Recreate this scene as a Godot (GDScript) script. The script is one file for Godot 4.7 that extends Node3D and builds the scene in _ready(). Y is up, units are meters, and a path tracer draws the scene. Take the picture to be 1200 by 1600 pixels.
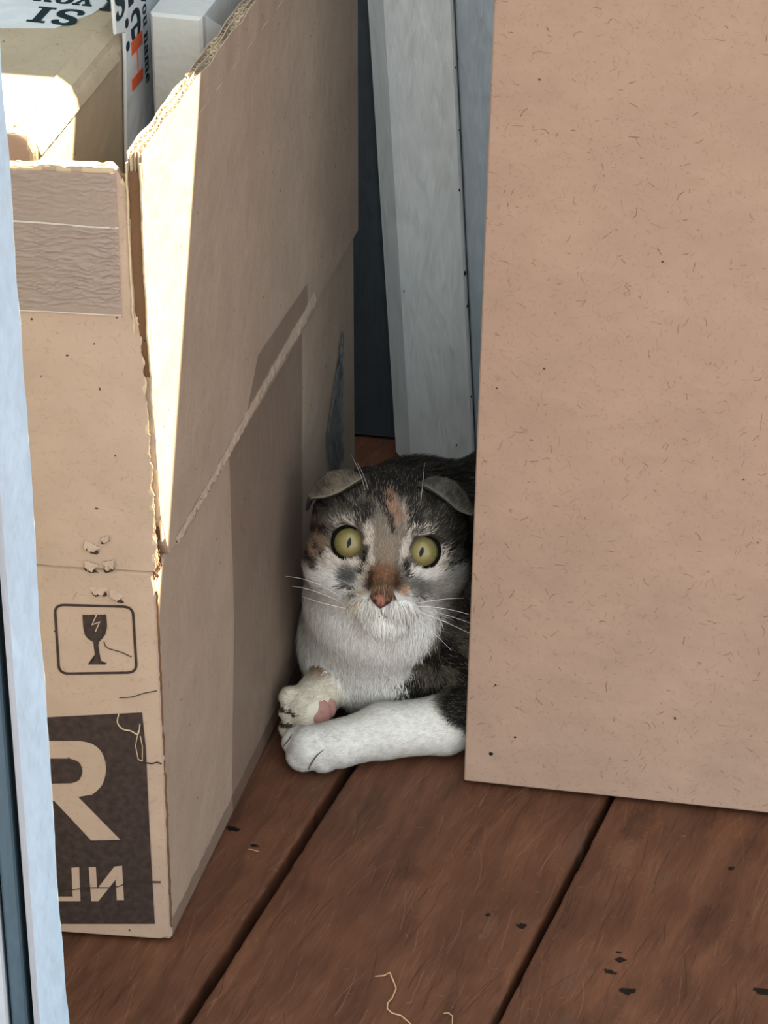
extends Node3D
# A kitten lying between a worn cardboard box and a leaning sheet of hardboard on a timber deck. Units are metres, y is up.

var rng := RandomNumberGenerator.new()
var M := {}
const SIDE_X := Vector3(0.2428, 0, -0.9701)      # along the box's right side, away from the viewer
const SIDE_N := Vector3(0.9701, 0, 0.2428)       # out of that side
const FRONT_X := Vector3(0.9935, 0, 0.1139)
const FRONT_N := Vector3(-0.1139, 0, 0.9935)
const CORNER := Vector3(-0.1072, 0, -1.2251)     # foot of the box's front right corner


func _ready() -> void:
	rng.seed = 11
	# camera
	var cam := Camera3D.new()
	cam.name = "camera"
	cam.position = Vector3(0, 1, 0)
	cam.rotation_degrees = Vector3(-31.3, 0, 0)
	cam.fov = rad_to_deg(2.0 * atan(800.0 / 4850.0))
	cam.near = 0.05
	cam.far = 60.0
	add_child(cam)
	cam.current = true
	# sky, exposure
	var env := Environment.new()
	var sky := Sky.new()
	var psm := ProceduralSkyMaterial.new()
	psm.sky_top_color = Color(0.74, 0.77, 0.79)
	psm.sky_horizon_color = Color(0.86, 0.865, 0.865)
	psm.sky_curve = 0.18
	psm.ground_horizon_color = Color(0.42, 0.38, 0.34)
	psm.ground_bottom_color = Color(0.30, 0.27, 0.24)
	psm.sun_angle_max = 1.0
	sky.sky_material = psm
	env.background_mode = Environment.BG_SKY
	env.sky = sky
	env.background_energy_multiplier = 1.0
	env.tonemap_mode = Environment.TONE_MAPPER_LINEAR
	env.tonemap_exposure = 3.85
	env.sdfgi_enabled = true
	env.ssao_enabled = true
	env.ssil_enabled = true
	var we := WorldEnvironment.new()
	we.name = "world_environment"
	we.environment = env
	add_child(we)
	# sun, high and behind the wall on the right
	var sun := DirectionalLight3D.new()
	sun.name = "sun"
	var toward := Vector3(0.5, 0.8, -0.197).normalized()
	sun.transform = Transform3D(Basis.looking_at(-toward, Vector3.UP), Vector3(2, 4, -1))
	sun.light_color = Color(1.0, 0.95, 0.80)
	sun.light_energy = 3.0
	sun.light_angular_distance = 0.2
	sun.shadow_enabled = true
	add_child(sun)

	materials()
	setting()
	box()
	box_contents()
	frame()
	hardboard()
	kitten()
	straws()


# ---------------------------------------------------------------- naming

func obj(called: String, mesh: Mesh, mat: Material, parent: Node = self) -> MeshInstance3D:
	var o := MeshInstance3D.new()
	o.name = called
	o.mesh = mesh
	o.material_override = mat
	parent.add_child(o, true)
	return o


func thing(called: String, label: String, category: String, xf := Transform3D()) -> Node3D:
	var o := Node3D.new()
	o.name = called
	o.transform = xf
	o.set_meta("label", label)
	o.set_meta("category", category)
	add_child(o, true)
	return o


func group_node(called: String, label: String, xf := Transform3D()) -> Node3D:
	var o := Node3D.new()
	o.name = called
	o.transform = xf
	o.set_meta("kind", "structure")
	o.set_meta("label", label)
	add_child(o, true)
	return o


# ---------------------------------------------------------------- mesh helpers

func tri(st: SurfaceTool, p: Array, n: Array, uv := []) -> void:
	var a: Vector3 = p[0]
	var b: Vector3 = p[1]
	var c: Vector3 = p[2]
	var mean: Vector3 = n[0] + n[1] + n[2]
	var order := [0, 1, 2]
	if (c - a).cross(b - a).dot(mean) < 0.0:
		order = [0, 2, 1]
	for i in order:
		st.set_normal(n[i])
		st.set_uv(uv[i] if uv.size() else Vector2(p[i].x + p[i].z * 0.7, p[i].y + p[i].z * 0.3))
		st.add_vertex(p[i])


func flat(st: SurfaceTool, pts: Array, out: Vector3) -> void:
	# a flat convex polygon facing «out»
	for i in range(1, pts.size() - 1):
		var n: Vector3 = (pts[i + 1] - pts[0]).cross(pts[i] - pts[0])
		if n.length() < 1e-14:
			continue
		n = n.normalized()
		if n.dot(out) < 0:
			n = -n
		tri(st, [pts[0], pts[i], pts[i + 1]], [n, n, n])


func start() -> SurfaceTool:
	var st := SurfaceTool.new()
	st.begin(Mesh.PRIMITIVE_TRIANGLES)
	return st


func vecs(a: Array, k := 0.001) -> PackedVector2Array:
	var r := PackedVector2Array()
	for i in range(0, a.size(), 2):
		r.append(Vector2(a[i], a[i + 1]) * k)
	return r


func inset(poly: PackedVector2Array, b: float) -> PackedVector2Array:
	var r := PackedVector2Array()
	var n := poly.size()
	for i in n:
		var p := poly[i]
		var d0 := (p - poly[(i + n - 1) % n]).normalized()
		var d1 := (poly[(i + 1) % n] - p).normalized()
		var n0 := Vector2(-d0.y, d0.x)
		var n1 := Vector2(-d1.y, d1.x)
		var m := (n0 + n1)
		var l := maxf(0.35, m.length() * 0.5)
		r.append(p + m.normalized() * b / l)
	return r


# polygon in x,y pushed out from z = back to z = front, with the front and back edges eased by «bevel»
func extrude(st: SurfaceTool, poly_in: PackedVector2Array, back: float, front: float, bevel := 0.0, xf := Transform3D()) -> void:
	var poly := poly_in.duplicate()
	if Geometry2D.is_polygon_clockwise(poly):
		poly.reverse()
	var small := inset(poly, bevel) if bevel > 0 else poly
	var rings := [[small, front], [poly, front - bevel], [poly, back + bevel], [small, back]]
	var ids := Geometry2D.triangulate_polygon(small)
	if ids.size() == 0:
		ids = Geometry2D.triangulate_polygon(poly)
	for e in [[front, 1.0], [back, -1.0]]:
		var nn: Vector3 = (xf.basis * Vector3(0, 0, e[1])).normalized()
		for k in range(0, ids.size(), 3):
			var q := []
			for j in 3:
				q.append(xf * Vector3(small[ids[k + j]].x, small[ids[k + j]].y, e[0]))
			tri(st, q, [nn, nn, nn])
	var n := poly.size()
	for r in 3:
		if bevel <= 0.0 and r != 1:
			continue
		var za: float = rings[r][1]
		var zb: float = rings[r + 1][1]
		var pa: PackedVector2Array = rings[r][0]
		var pb: PackedVector2Array = rings[r + 1][0]
		for i in n:
			var j := (i + 1) % n
			var side: Vector2 = poly[j] - poly[i]
			var out: Vector3 = xf.basis * Vector3(side.y, -side.x, [0.5, 0.0, -0.5][r] * side.length())
			flat(st, [xf * Vector3(pa[i].x, pa[i].y, za), xf * Vector3(pa[j].x, pa[j].y, za), xf * Vector3(pb[j].x, pb[j].y, zb), xf * Vector3(pb[i].x, pb[i].y, zb)], out)


func rect(x0: float, y0: float, x1: float, y1: float) -> PackedVector2Array:
	return PackedVector2Array([Vector2(x0, y0), Vector2(x1, y0), Vector2(x1, y1), Vector2(x0, y1)])


# a sheet with thickness: f(u, v) gives its front, u and v in 0..1
func shell(st: SurfaceTool, nu: int, nv: int, f: Callable, thick: float, flip := false, xf := Transform3D()) -> void:
	var p := []
	for j in nv + 1:
		for i in nu + 1:
			p.append(xf * (f.call(float(i) / nu, float(j) / nv) as Vector3))
	var w := nu + 1
	var nrm := []
	var q := []
	for j in nv + 1:
		for i in nu + 1:
			var du: Vector3 = p[j * w + mini(i + 1, nu)] - p[j * w + maxi(i - 1, 0)]
			var dv: Vector3 = p[mini(j + 1, nv) * w + i] - p[maxi(j - 1, 0) * w + i]
			var n := du.cross(dv).normalized()
			if n.length() < 0.5:
				n = Vector3.UP
			if flip:
				n = -n
			nrm.append(n)
			q.append(p[j * w + i] - n * thick)
	for j in nv:
		for i in nu:
			var a := j * w + i
			for t in [[a, a + 1, a + w + 1], [a, a + w + 1, a + w]]:
				var uv := []
				for k in t:
					uv.append(Vector2(float(k % w) / nu, float(k / w) / nv))
				tri(st, [p[t[0]], p[t[1]], p[t[2]]], [nrm[t[0]], nrm[t[1]], nrm[t[2]]], uv)
				if thick != 0.0:
					tri(st, [q[t[0]], q[t[1]], q[t[2]]], [-nrm[t[0]], -nrm[t[1]], -nrm[t[2]]], uv)
	if thick == 0.0:
		return
	var rim := []
	for i in nu:
		rim.append([i, i + 1, i + w])
		rim.append([nv * w + i, nv * w + i + 1, (nv - 1) * w + i])
	for j in nv:
		rim.append([j * w, (j + 1) * w, j * w + 1])
		rim.append([j * w + nu, (j + 1) * w + nu, j * w + nu - 1])
	for e in rim:
		flat(st, [p[e[0]], p[e[1]], q[e[1]], q[e[0]]], p[e[0]] - p[e[2]])


func tube(st: SurfaceTool, pts: Array, radii: Array, sides := 6) -> void:
	var rings := []
	var n := pts.size()
	var side := Vector3.ZERO
	for i in n:
		var d: Vector3 = (pts[mini(i + 1, n - 1)] - pts[maxi(i - 1, 0)]).normalized()
		if side == Vector3.ZERO:
			side = d.cross(Vector3.UP if absf(d.y) < 0.9 else Vector3.RIGHT).normalized()
		side = (side - d * side.dot(d)).normalized()
		var up := d.cross(side)
		var ring := []
		for k in sides:
			var a := TAU * k / sides
			ring.append([pts[i] + (side * cos(a) + up * sin(a)) * radii[i], side * cos(a) + up * sin(a)])
		rings.append(ring)
	for i in n - 1:
		for k in sides:
			var a: Array = rings[i][k]
			var b: Array = rings[i][(k + 1) % sides]
			var c: Array = rings[i + 1][(k + 1) % sides]
			var d: Array = rings[i + 1][k]
			tri(st, [a[0], b[0], c[0]], [a[1], b[1], c[1]])
			tri(st, [a[0], c[0], d[0]], [a[1], c[1], d[1]])


# a line of print of some width along a path in x,y, a fraction of a millimetre proud
func stroke(st: SurfaceTool, pts: PackedVector2Array, width: float, closed: bool, z0: float, z1: float, xf: Transform3D) -> void:
	var n := pts.size()
	var m := n if closed else n - 1
	var l := PackedVector2Array()
	var r := PackedVector2Array()
	for i in n:
		var d0 := (pts[i] - pts[(i + n - 1) % n]).normalized() if closed or i > 0 else (pts[1] - pts[0]).normalized()
		var d1 := (pts[(i + 1) % n] - pts[i]).normalized() if closed or i < n - 1 else d0
		var t := (Vector2(-d0.y, d0.x) + Vector2(-d1.y, d1.x)).normalized()
		var k := width * 0.5 / maxf(0.5, t.dot(Vector2(-d0.y, d0.x)))
		l.append(pts[i] + t * k)
		r.append(pts[i] - t * k)
	for i in m:
		var j := (i + 1) % n
		extrude(st, PackedVector2Array([l[i], l[j], r[j], r[i]]), z0, z1, 0.0, xf)


func smooth_path(pts: PackedVector2Array, closed: bool, steps := 4) -> PackedVector2Array:
	var n := pts.size()
	var r := PackedVector2Array()
	for i in (n if closed else n - 1):
		var a := pts[(i + n - 1) % n] if closed or i > 0 else pts[i]
		var b := pts[i]
		var c := pts[(i + 1) % n]
		var d := pts[(i + 2) % n] if closed or i < n - 2 else c
		for k in steps:
			r.append(b.cubic_interpolate(c, a, d, float(k) / steps))
	if not closed:
		r.append(pts[n - 1])
	return r


# ---------------------------------------------------------------- materials

func noise(freq: float, kind := FastNoiseLite.TYPE_SIMPLEX_SMOOTH, oct := 4, s := 1) -> FastNoiseLite:
	var n := FastNoiseLite.new()
	n.noise_type = kind
	n.frequency = freq
	n.fractal_octaves = oct
	n.seed = s
	return n


func noise_tex(size: int, freq: float, lo: Color, hi: Color, s := 1, oct := 4) -> NoiseTexture2D:
	var t := NoiseTexture2D.new()
	t.width = size
	t.height = size
	t.seamless = true
	t.noise = noise(freq, FastNoiseLite.TYPE_SIMPLEX_SMOOTH, oct, s)
	var g := Gradient.new()
	g.set_color(0, lo)
	g.set_color(1, hi)
	t.color_ramp = g
	return t


func bump(size: int, freq: float, strength: float, s := 1, oct := 4) -> NoiseTexture2D:
	var t := NoiseTexture2D.new()
	t.width = size
	t.height = size
	t.seamless = true
	t.noise = noise(freq, FastNoiseLite.TYPE_SIMPLEX_SMOOTH, oct, s)
	t.as_normal_map = true
	t.bump_strength = strength
	return t


func mat(c: Color, rough := 0.9, spec := 0.3) -> StandardMaterial3D:
	var m := StandardMaterial3D.new()
	m.albedo_color = c
	m.roughness = rough
	m.metallic_specular = spec
	return m


func tri_map(m: StandardMaterial3D, scale: Vector3, world := false) -> void:
	m.uv1_triplanar = true
	m.uv1_world_triplanar = world
	m.uv1_scale = scale
	m.uv1_triplanar_sharpness = 8.0


# one fibre or scratch drawn into a picture
func fibre(im: Image, x: float, y: float, ang: float, length: float, curl: float, c: Color, a: float) -> void:
	var w := im.get_width()
	var h := im.get_height()
	var steps := int(length)
	for i in steps:
		var k := a * minf(1.0, minf(i + 1.0, steps - i) / 3.0)
		var px := posmod(int(x), w)
		var py := posmod(int(y), h)
		im.set_pixel(px, py, im.get_pixel(px, py).lerp(c, k))
		x += cos(ang)
		y += sin(ang)
		ang += curl


func blot(im: Image, cx: float, cy: float, rx: float, ry: float, c: Color, a: float, nz: FastNoiseLite) -> void:
	var w := im.get_width()
	var h := im.get_height()
	for j in range(int(-ry * 1.5), int(ry * 1.5) + 1):
		for i in range(int(-rx * 1.5), int(rx * 1.5) + 1):
			var d := Vector2(i / rx, j / ry).length() + nz.get_noise_2d(cx + i, cy + j) * 0.55
			var k := clampf((1.0 - d) * 4.0, 0.0, 1.0) * a
			if k > 0.0:
				var px := posmod(int(cx) + i, w)
				var py := posmod(int(cy) + j, h)
				im.set_pixel(px, py, im.get_pixel(px, py).lerp(c, k))


func fibre_board(size: int, base: Color, faint: int, dark: int, dark_c: Color, light_c: Color, len0: float, len1: float, s: int) -> ImageTexture:
	var im := noise(0.006, FastNoiseLite.TYPE_SIMPLEX_SMOOTH, 5, s).get_seamless_image(size, size)
	im.convert(Image.FORMAT_RGBA8)
	var over := Image.create(size, size, false, Image.FORMAT_RGBA8)
	over.fill(Color(base.r, base.g, base.b, 0.94))
	im.blend_rect(over, Rect2i(0, 0, size, size), Vector2i.ZERO)
	# bring the tone back that blending with grey took away
	for i in faint:
		var c := dark_c.lerp(light_c, 1.0 if rng.randf() < 0.5 else 0.2)
		fibre(im, rng.randf() * size, rng.randf() * size, rng.randf() * TAU, rng.randf_range(len0, len1) * 0.6, rng.randf_range(-0.05, 0.05), c, rng.randf_range(0.06, 0.22))
	for i in dark:
		fibre(im, rng.randf() * size, rng.randf() * size, rng.randf() * TAU, len0 + (len1 - len0) * pow(rng.randf(), 5.0), rng.randf_range(-0.11, 0.11), dark_c, rng.randf_range(0.08, 0.6))
	var nz := noise(0.15, FastNoiseLite.TYPE_SIMPLEX_SMOOTH, 2, s + 5)
	for i in 60:
		blot(im, rng.randf() * size, rng.randf() * size, rng.randf_range(1.0, 2.6), rng.randf_range(1.0, 2.2), dark_c.darkened(0.3), 0.8, nz)
	return ImageTexture.create_from_image(im)


# deck board: across is 0..1 of the board, along repeats every 0.7 m
func deck_picture(w: int, h: int, s: int, marks: Array) -> ImageTexture:
	var im := Image.create(w, h, false, Image.FORMAT_RGB8)
	var grain := noise(0.03, FastNoiseLite.TYPE_SIMPLEX_SMOOTH, 4, s)
	var cloud := noise(0.006, FastNoiseLite.TYPE_SIMPLEX_SMOOTH, 3, s + 3)
	var fine := noise(0.22, FastNoiseLite.TYPE_SIMPLEX_SMOOTH, 2, s + 9)
	var a := Color(0.39, 0.265, 0.195)
	var b := Color(0.665, 0.475, 0.36)
	for y in h:
		for x in w:
			var warp := cloud.get_noise_2d(x, y) * 40.0
			var g := grain.get_noise_2d(x * 1.1 + warp * 0.5, y * 0.07)
			var f := fine.get_noise_2d(x * 1.3, y * 0.12)
			var t := clampf(0.46 + g * 0.30 + f * 0.16 + warp * 0.008, 0.0, 1.0)
			im.set_pixel(x, y, a.lerp(b, t))
	var pale := Color(0.80, 0.68, 0.56)
	var dark := Color(0.16, 0.10, 0.08)
	for i in 620:
		fibre(im, rng.randf() * w, rng.randf() * h, rng.randf_range(1.3, 1.85), rng.randf_range(10, 90), rng.randf_range(-0.008, 0.008), dark if rng.randf() < 0.5 else pale, rng.randf_range(0.12, 0.5))
	for i in 520:
		var x := rng.randf() * w
		var y := rng.randf() * h
		var ang := rng.randf_range(0.2, 2.6)
		var k := rng.randf_range(0.15, 0.5)
		var l := rng.randf_range(3, 16)
		fibre(im, x, y, ang, l, rng.randf_range(-0.05, 0.05), pale, k)
		if rng.randf() < 0.3:
			fibre(im, x + 1, y, ang, l * 0.8, 0.02, pale, k * 0.7)
	var nz := noise(0.09, FastNoiseLite.TYPE_SIMPLEX_SMOOTH, 2, s + 5)
	for i in 60:
		blot(im, rng.randf() * w, rng.randf() * h, rng.randf_range(5, 26), rng.randf_range(8, 50), [pale, dark, Color(0.72, 0.47, 0.32), Color(0.5, 0.48, 0.45)][i % 4], rng.randf_range(0.06, 0.2), nz)
	for m in marks:      # knots and nail holes: across (0..1), along (m), half width and half length in mm
		blot(im, m[0] * w, fposmod(m[1] / 0.7, 1.0) * h, m[2] * w / 138.0, m[3] * h / 700.0, Color(0.035, 0.03, 0.03), 0.92, nz)
	return ImageTexture.create_from_image(im)


func materials() -> void:
	var kraft := fibre_board(1024, Color(0.97, 0.95, 0.92), 16000, 160, Color(0.42, 0.33, 0.27), Color(1, 1, 1), 5, 22, 21)
	var kraft_bump := bump(512, 0.035, 2.0, 4, 5)
	for e in [["kraft", Color(0.745, 0.662, 0.612)], ["kraft_side", Color(0.72, 0.655, 0.60)], ["kraft_pale", Color(0.76, 0.71, 0.63)], ["kraft_torn", Color(0.83, 0.76, 0.66)], ["kraft_core", Color(0.46, 0.35, 0.27)]]:
		var m := mat(e[1], 0.85, 0.3)
		m.albedo_texture = kraft
		m.normal_enabled = true
		m.normal_texture = kraft_bump
		m.normal_scale = 0.35
		tri_map(m, Vector3.ONE * 3.2)
		M[e[0]] = m
	var board := mat(Color(0.69, 0.588, 0.523), 0.8, 0.35)
	board.albedo_texture = fibre_board(1600, Color(0.97, 0.95, 0.93), 60000, 8000, Color(0.42, 0.29, 0.22), Color(1, 0.98, 0.95), 3, 20, 33)
	board.normal_enabled = true
	board.normal_texture = bump(512, 0.05, 2.5, 8, 4)
	board.normal_scale = 0.25
	tri_map(board, Vector3.ONE * 1.75)
	M.board = board
	M.ink = mat(Color(0.285, 0.235, 0.22), 0.8, 0.3)
	M.ink.albedo_texture = noise_tex(512, 0.03, Color(0.72, 0.72, 0.72), Color(1.25, 1.2, 1.2).clamp(), 5, 5)
	tri_map(M.ink, Vector3.ONE * 12.0)
	M.tape = mat(Color(0.70, 0.62, 0.585, 0.5), 0.3, 0.6)
	M.tape.transparency = BaseMaterial3D.TRANSPARENCY_ALPHA
	M.tape.normal_enabled = true
	M.tape.normal_texture = bump(512, 0.03, 6.0, 14, 4)
	M.tape.normal_scale = 1.0
	M.tape.uv1_scale = Vector3(1.2, 3.4, 1)
	M.tape_smooth = mat(Color(0.46, 0.36, 0.30, 0.18), 0.28, 0.5)
	M.tape_smooth.transparency = BaseMaterial3D.TRANSPARENCY_ALPHA
	M.tape_smooth.normal_enabled = true
	M.tape_smooth.normal_texture = bump(512, 0.02, 8.0, 17, 3)
	M.tape_smooth.normal_scale = 0.6
	M.tape_smooth.uv1_scale = Vector3(1.0, 0.5, 1)
	M.tape_edge = mat(Color(0.90, 0.86, 0.84, 0.6), 0.3, 0.5)
	M.tape_edge.transparency = BaseMaterial3D.TRANSPARENCY_ALPHA
	M.film = mat(Color(0.42, 0.46, 0.48, 0.4), 0.3, 0.6)
	M.film.transparency = BaseMaterial3D.TRANSPARENCY_ALPHA
	M.label_white = mat(Color(0.86, 0.88, 0.89), 0.5, 0.4)
	M.label_white.normal_enabled = true
	M.label_white.normal_texture = bump(256, 0.03, 4.0, 19, 3)
	M.label_white.normal_scale = 0.3
	tri_map(M.label_white, Vector3.ONE * 9.0)
	M.green_ink = mat(Color(0.13, 0.20, 0.22), 0.6)
	M.orange_ink = mat(Color(0.86, 0.40, 0.26), 0.6)
	M.foam = mat(Color(0.80, 0.81, 0.81), 0.9, 0.2)
	M.foam.normal_enabled = true
	var cell := NoiseTexture2D.new()
	cell.width = 512
	cell.height = 512
	cell.seamless = true
	cell.noise = noise(0.05, FastNoiseLite.TYPE_CELLULAR, 1, 3)
	cell.as_normal_map = true
	cell.bump_strength = 4.0
	M.foam.normal_texture = cell
	M.foam.normal_scale = 0.22
	tri_map(M.foam, Vector3.ONE * 9.0)
	var paint_bump := bump(512, 0.03, 3.0, 23, 5)
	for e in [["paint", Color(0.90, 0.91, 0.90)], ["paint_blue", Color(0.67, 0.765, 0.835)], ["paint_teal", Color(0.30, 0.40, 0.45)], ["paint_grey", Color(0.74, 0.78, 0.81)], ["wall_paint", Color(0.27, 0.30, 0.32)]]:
		var m := mat(e[1], 0.5, 0.45)
		m.normal_enabled = true
		m.normal_texture = paint_bump
		m.normal_scale = 0.5
		m.albedo_texture = noise_tex(512, 0.01, Color(0.93, 0.93, 0.93), Color(1, 1, 1), 31, 4)
		tri_map(m, Vector3(14, 2.0, 14))
		M[e[0]] = m
	M.chip = mat(Color(0.12, 0.12, 0.12), 0.9)
	M.ground = mat(Color(0.13, 0.11, 0.09), 1.0)
	M.straw = mat(Color(0.74, 0.62, 0.48), 0.8)
	# deck boards in view carry their own knots; the rest share one picture
	var deck_bump := bump(512, 0.03, 3.0, 41, 4)
	var pics := [
		deck_picture(384, 1536, 50, [[0.866, 1.2016, 2.6, 1.3], [0.74, 1.2113, 5.0, 2.0]]),
		deck_picture(384, 1536, 60, [[0.937, 1.1864, 2.8, 2.4], [0.80, 1.1890, 1.2, 1.6]]),
		deck_picture(384, 1536, 70, [[0.31, 1.1781, 2.6, 2.2], [0.29, 1.1673, 3.6, 1.8], [0.385, 1.1565, 3.8, 3.0], [0.29, 1.1834, 1.4, 0.9], [0.545, 1.2695, 1.5, 1.8], [0.835, 1.1793, 5.5, 2.5]]),
	]
	M.deck = []
	for p in pics:
		var m := mat(Color(0.72, 0.68, 0.67), 0.5, 0.4)
		m.albedo_texture = p
		m.normal_enabled = true
		m.normal_texture = deck_bump
		m.normal_scale = 0.35
		M.deck.append(m)
	M.deck_side = mat(Color(0.17, 0.105, 0.075), 0.9)
	# kitten
	M.cat_skin = mat(Color.WHITE, 0.9, 0.15)
	M.cat_skin.vertex_color_use_as_albedo = true
	M.cat_fur = mat(Color.WHITE, 0.6, 0.25)
	M.cat_fur.vertex_color_use_as_albedo = true
	M.iris = mat(Color.WHITE, 0.1, 0.4)
	M.iris.vertex_color_use_as_albedo = true
	M.pupil = mat(Color(0.02, 0.025, 0.025), 0.12, 0.3)
	M.lid = mat(Color(0.06, 0.05, 0.045), 0.75, 0.15)
	M.nose_skin = mat(Color.WHITE, 0.5, 0.4)
	M.nose_skin.vertex_color_use_as_albedo = true
	M.pad_skin = mat(Color(0.66, 0.48, 0.45), 0.6, 0.35)
	M.mouth = mat(Color(0.50, 0.34, 0.32), 0.7)
	M.crease = mat(Color(0.40, 0.36, 0.33), 0.9, 0.1)
	M.whisker = mat(Color(0.93, 0.92, 0.90), 0.4, 0.5)


# ---------------------------------------------------------------- the place

func setting() -> void:
	var pr := Vector3(0.9376, 0, 0.3477)     # across the boards
	var pd := Vector3(0.3477, 0, -0.9376)    # along them, away from the viewer
	var floor_node := group_node("floor", "worn reddish brown timber deck boards with dark gaps between them")
	var edges := [-0.4969, -0.3549]
	for k in range(-11, 13):
		var a := -0.4969 + 0.1420 * k
		var b := a + 0.1420
		var g0 := 0.0026 if k == 0 else 0.0016
		var g1 := 0.0016 if k == 0 else (0.0026 if k == -1 else 0.0018)
		var x0 := a + g0
		var x1 := b - g1
		var m: StandardMaterial3D = M.deck[posmod(k + 1, 3)] if k < -1 or k > 1 else M.deck[k + 1]
		var o := obj("plank", plank_mesh(x1 - x0, -2.6, 2.05, k in [-1, 0, 1], k), m, floor_node)
		o.transform = Transform3D(Basis(pr, Vector3.UP, -pd), pr * x0 + Vector3(0, rng.randf_range(-0.0006, 0.0), 0))
	var st := start()
	extrude(st, rect(-12, -12, 12, 12), -0.4, 0.0, 0.0)
	var ground := obj("ground", st.commit(), M.ground)
	ground.transform = Transform3D(Basis(Vector3.RIGHT, -PI / 2), Vector3(0, -0.16, 0))
	ground.set_meta("kind", "structure")
	ground.set_meta("label", "dark bare ground showing through the gaps between the deck boards")
	# the painted wall behind: unseen top cut low for the sun, raised at left for shade
	st = start()
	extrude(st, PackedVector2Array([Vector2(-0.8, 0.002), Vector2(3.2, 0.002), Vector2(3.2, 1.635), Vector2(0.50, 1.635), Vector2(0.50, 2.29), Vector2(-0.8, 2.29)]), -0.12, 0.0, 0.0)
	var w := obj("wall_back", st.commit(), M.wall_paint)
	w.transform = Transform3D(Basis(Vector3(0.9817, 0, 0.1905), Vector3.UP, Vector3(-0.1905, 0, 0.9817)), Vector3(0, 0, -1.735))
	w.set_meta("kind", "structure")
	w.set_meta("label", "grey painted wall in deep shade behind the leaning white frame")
	# unseen side walls and roof, added to shade the corner
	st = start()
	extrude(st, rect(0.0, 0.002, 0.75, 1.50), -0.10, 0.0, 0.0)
	var wr := obj("added_wall_right", st.commit(), M.wall_paint)
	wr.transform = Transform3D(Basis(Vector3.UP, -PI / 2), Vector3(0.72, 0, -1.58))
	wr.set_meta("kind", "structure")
	wr.set_meta("label", "low unseen wall added at the right to shade the corner")
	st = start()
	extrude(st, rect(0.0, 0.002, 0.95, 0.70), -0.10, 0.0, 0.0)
	var wl := obj("added_wall_left", st.commit(), M.wall_paint)  # added out of view to darken the floor behind the kitten
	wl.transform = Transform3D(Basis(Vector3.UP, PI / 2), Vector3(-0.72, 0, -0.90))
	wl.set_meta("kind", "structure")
	wl.set_meta("label", "unseen wall added at the left, beyond the box, to darken the floor behind")
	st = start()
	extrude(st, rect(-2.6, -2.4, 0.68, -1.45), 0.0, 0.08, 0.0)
	var roof := obj("added_roof", st.commit(), M.wall_paint)  # added out of view to keep overhead sky light off the corner
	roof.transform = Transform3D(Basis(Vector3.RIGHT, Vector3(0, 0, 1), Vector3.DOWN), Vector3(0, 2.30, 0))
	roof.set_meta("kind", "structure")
	roof.set_meta("label", "unseen roof added over the corner to cut the sky light")
	# the white post at the left, close to the viewer
	var post := group_node("trim_1", "pale bluish white painted post with a worn wavy edge, close by at the left", Transform3D(Basis(), Vector3(0, 0, -1.05)))
	st = start()
	var wob := noise(9.0, FastNoiseLite.TYPE_SIMPLEX_SMOOTH, 3, 3)
	var plan := PackedVector2Array()
	var front := func(u: float, v: float) -> Vector3:
		var y := 0.002 + v * 1.9
		var edge := -0.1391 + wob.get_noise_1d(y * 0.7) * 0.0012 + wob.get_noise_1d(y * 3.0 + 40.0) * 0.0003
		return Vector3(lerpf(-0.1513, edge, u), y, 0.0006 * sin(u * PI) + wob.get_noise_2d(u * 0.3, y * 4.0) * 0.0003)
	shell(st, 8, 420, front, 0.0005)
	obj("painted_face", st.commit(), M.paint_blue, post)
	st = start()
	plan = PackedVector2Array([Vector2(-0.1418, -0.0006), Vector2(-0.1514, -0.0006), Vector2(-0.155, -0.0075), Vector2(-0.158, -0.034), Vector2(-0.1475, -0.034)])
	extrude(st, plan_to(plan), 0.002, 1.90, 0.0, Transform3D(Basis(Vector3.RIGHT, Vector3(0, 0, -1), Vector3.UP), Vector3.ZERO))
	obj("core", st.commit(), M.paint_grey, post)
	# what the post frames: a blue-grey strip, then a pale panel
	var door := group_node("door_1", "blue grey door edge and pale panel left of the white post", Transform3D(Basis(), Vector3(0, 0, -1.05)))
	st = start()
	extrude(st, rect(-0.1655, 0.004, -0.1585, 1.9), -0.04, -0.012, 0.001)
	obj("edge_strip", st.commit(), M.paint_teal, door)
	st = start()
	extrude(st, rect(-0.62, 0.004, -0.1668, 1.9), -0.038, -0.010, 0.001)
	obj("panel", st.commit(), M.paint_grey, door)


func plan_to(p: PackedVector2Array) -> PackedVector2Array:
	var r := PackedVector2Array()
	for v in p:
		r.append(Vector2(v.x, -v.y))
	return r


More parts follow.
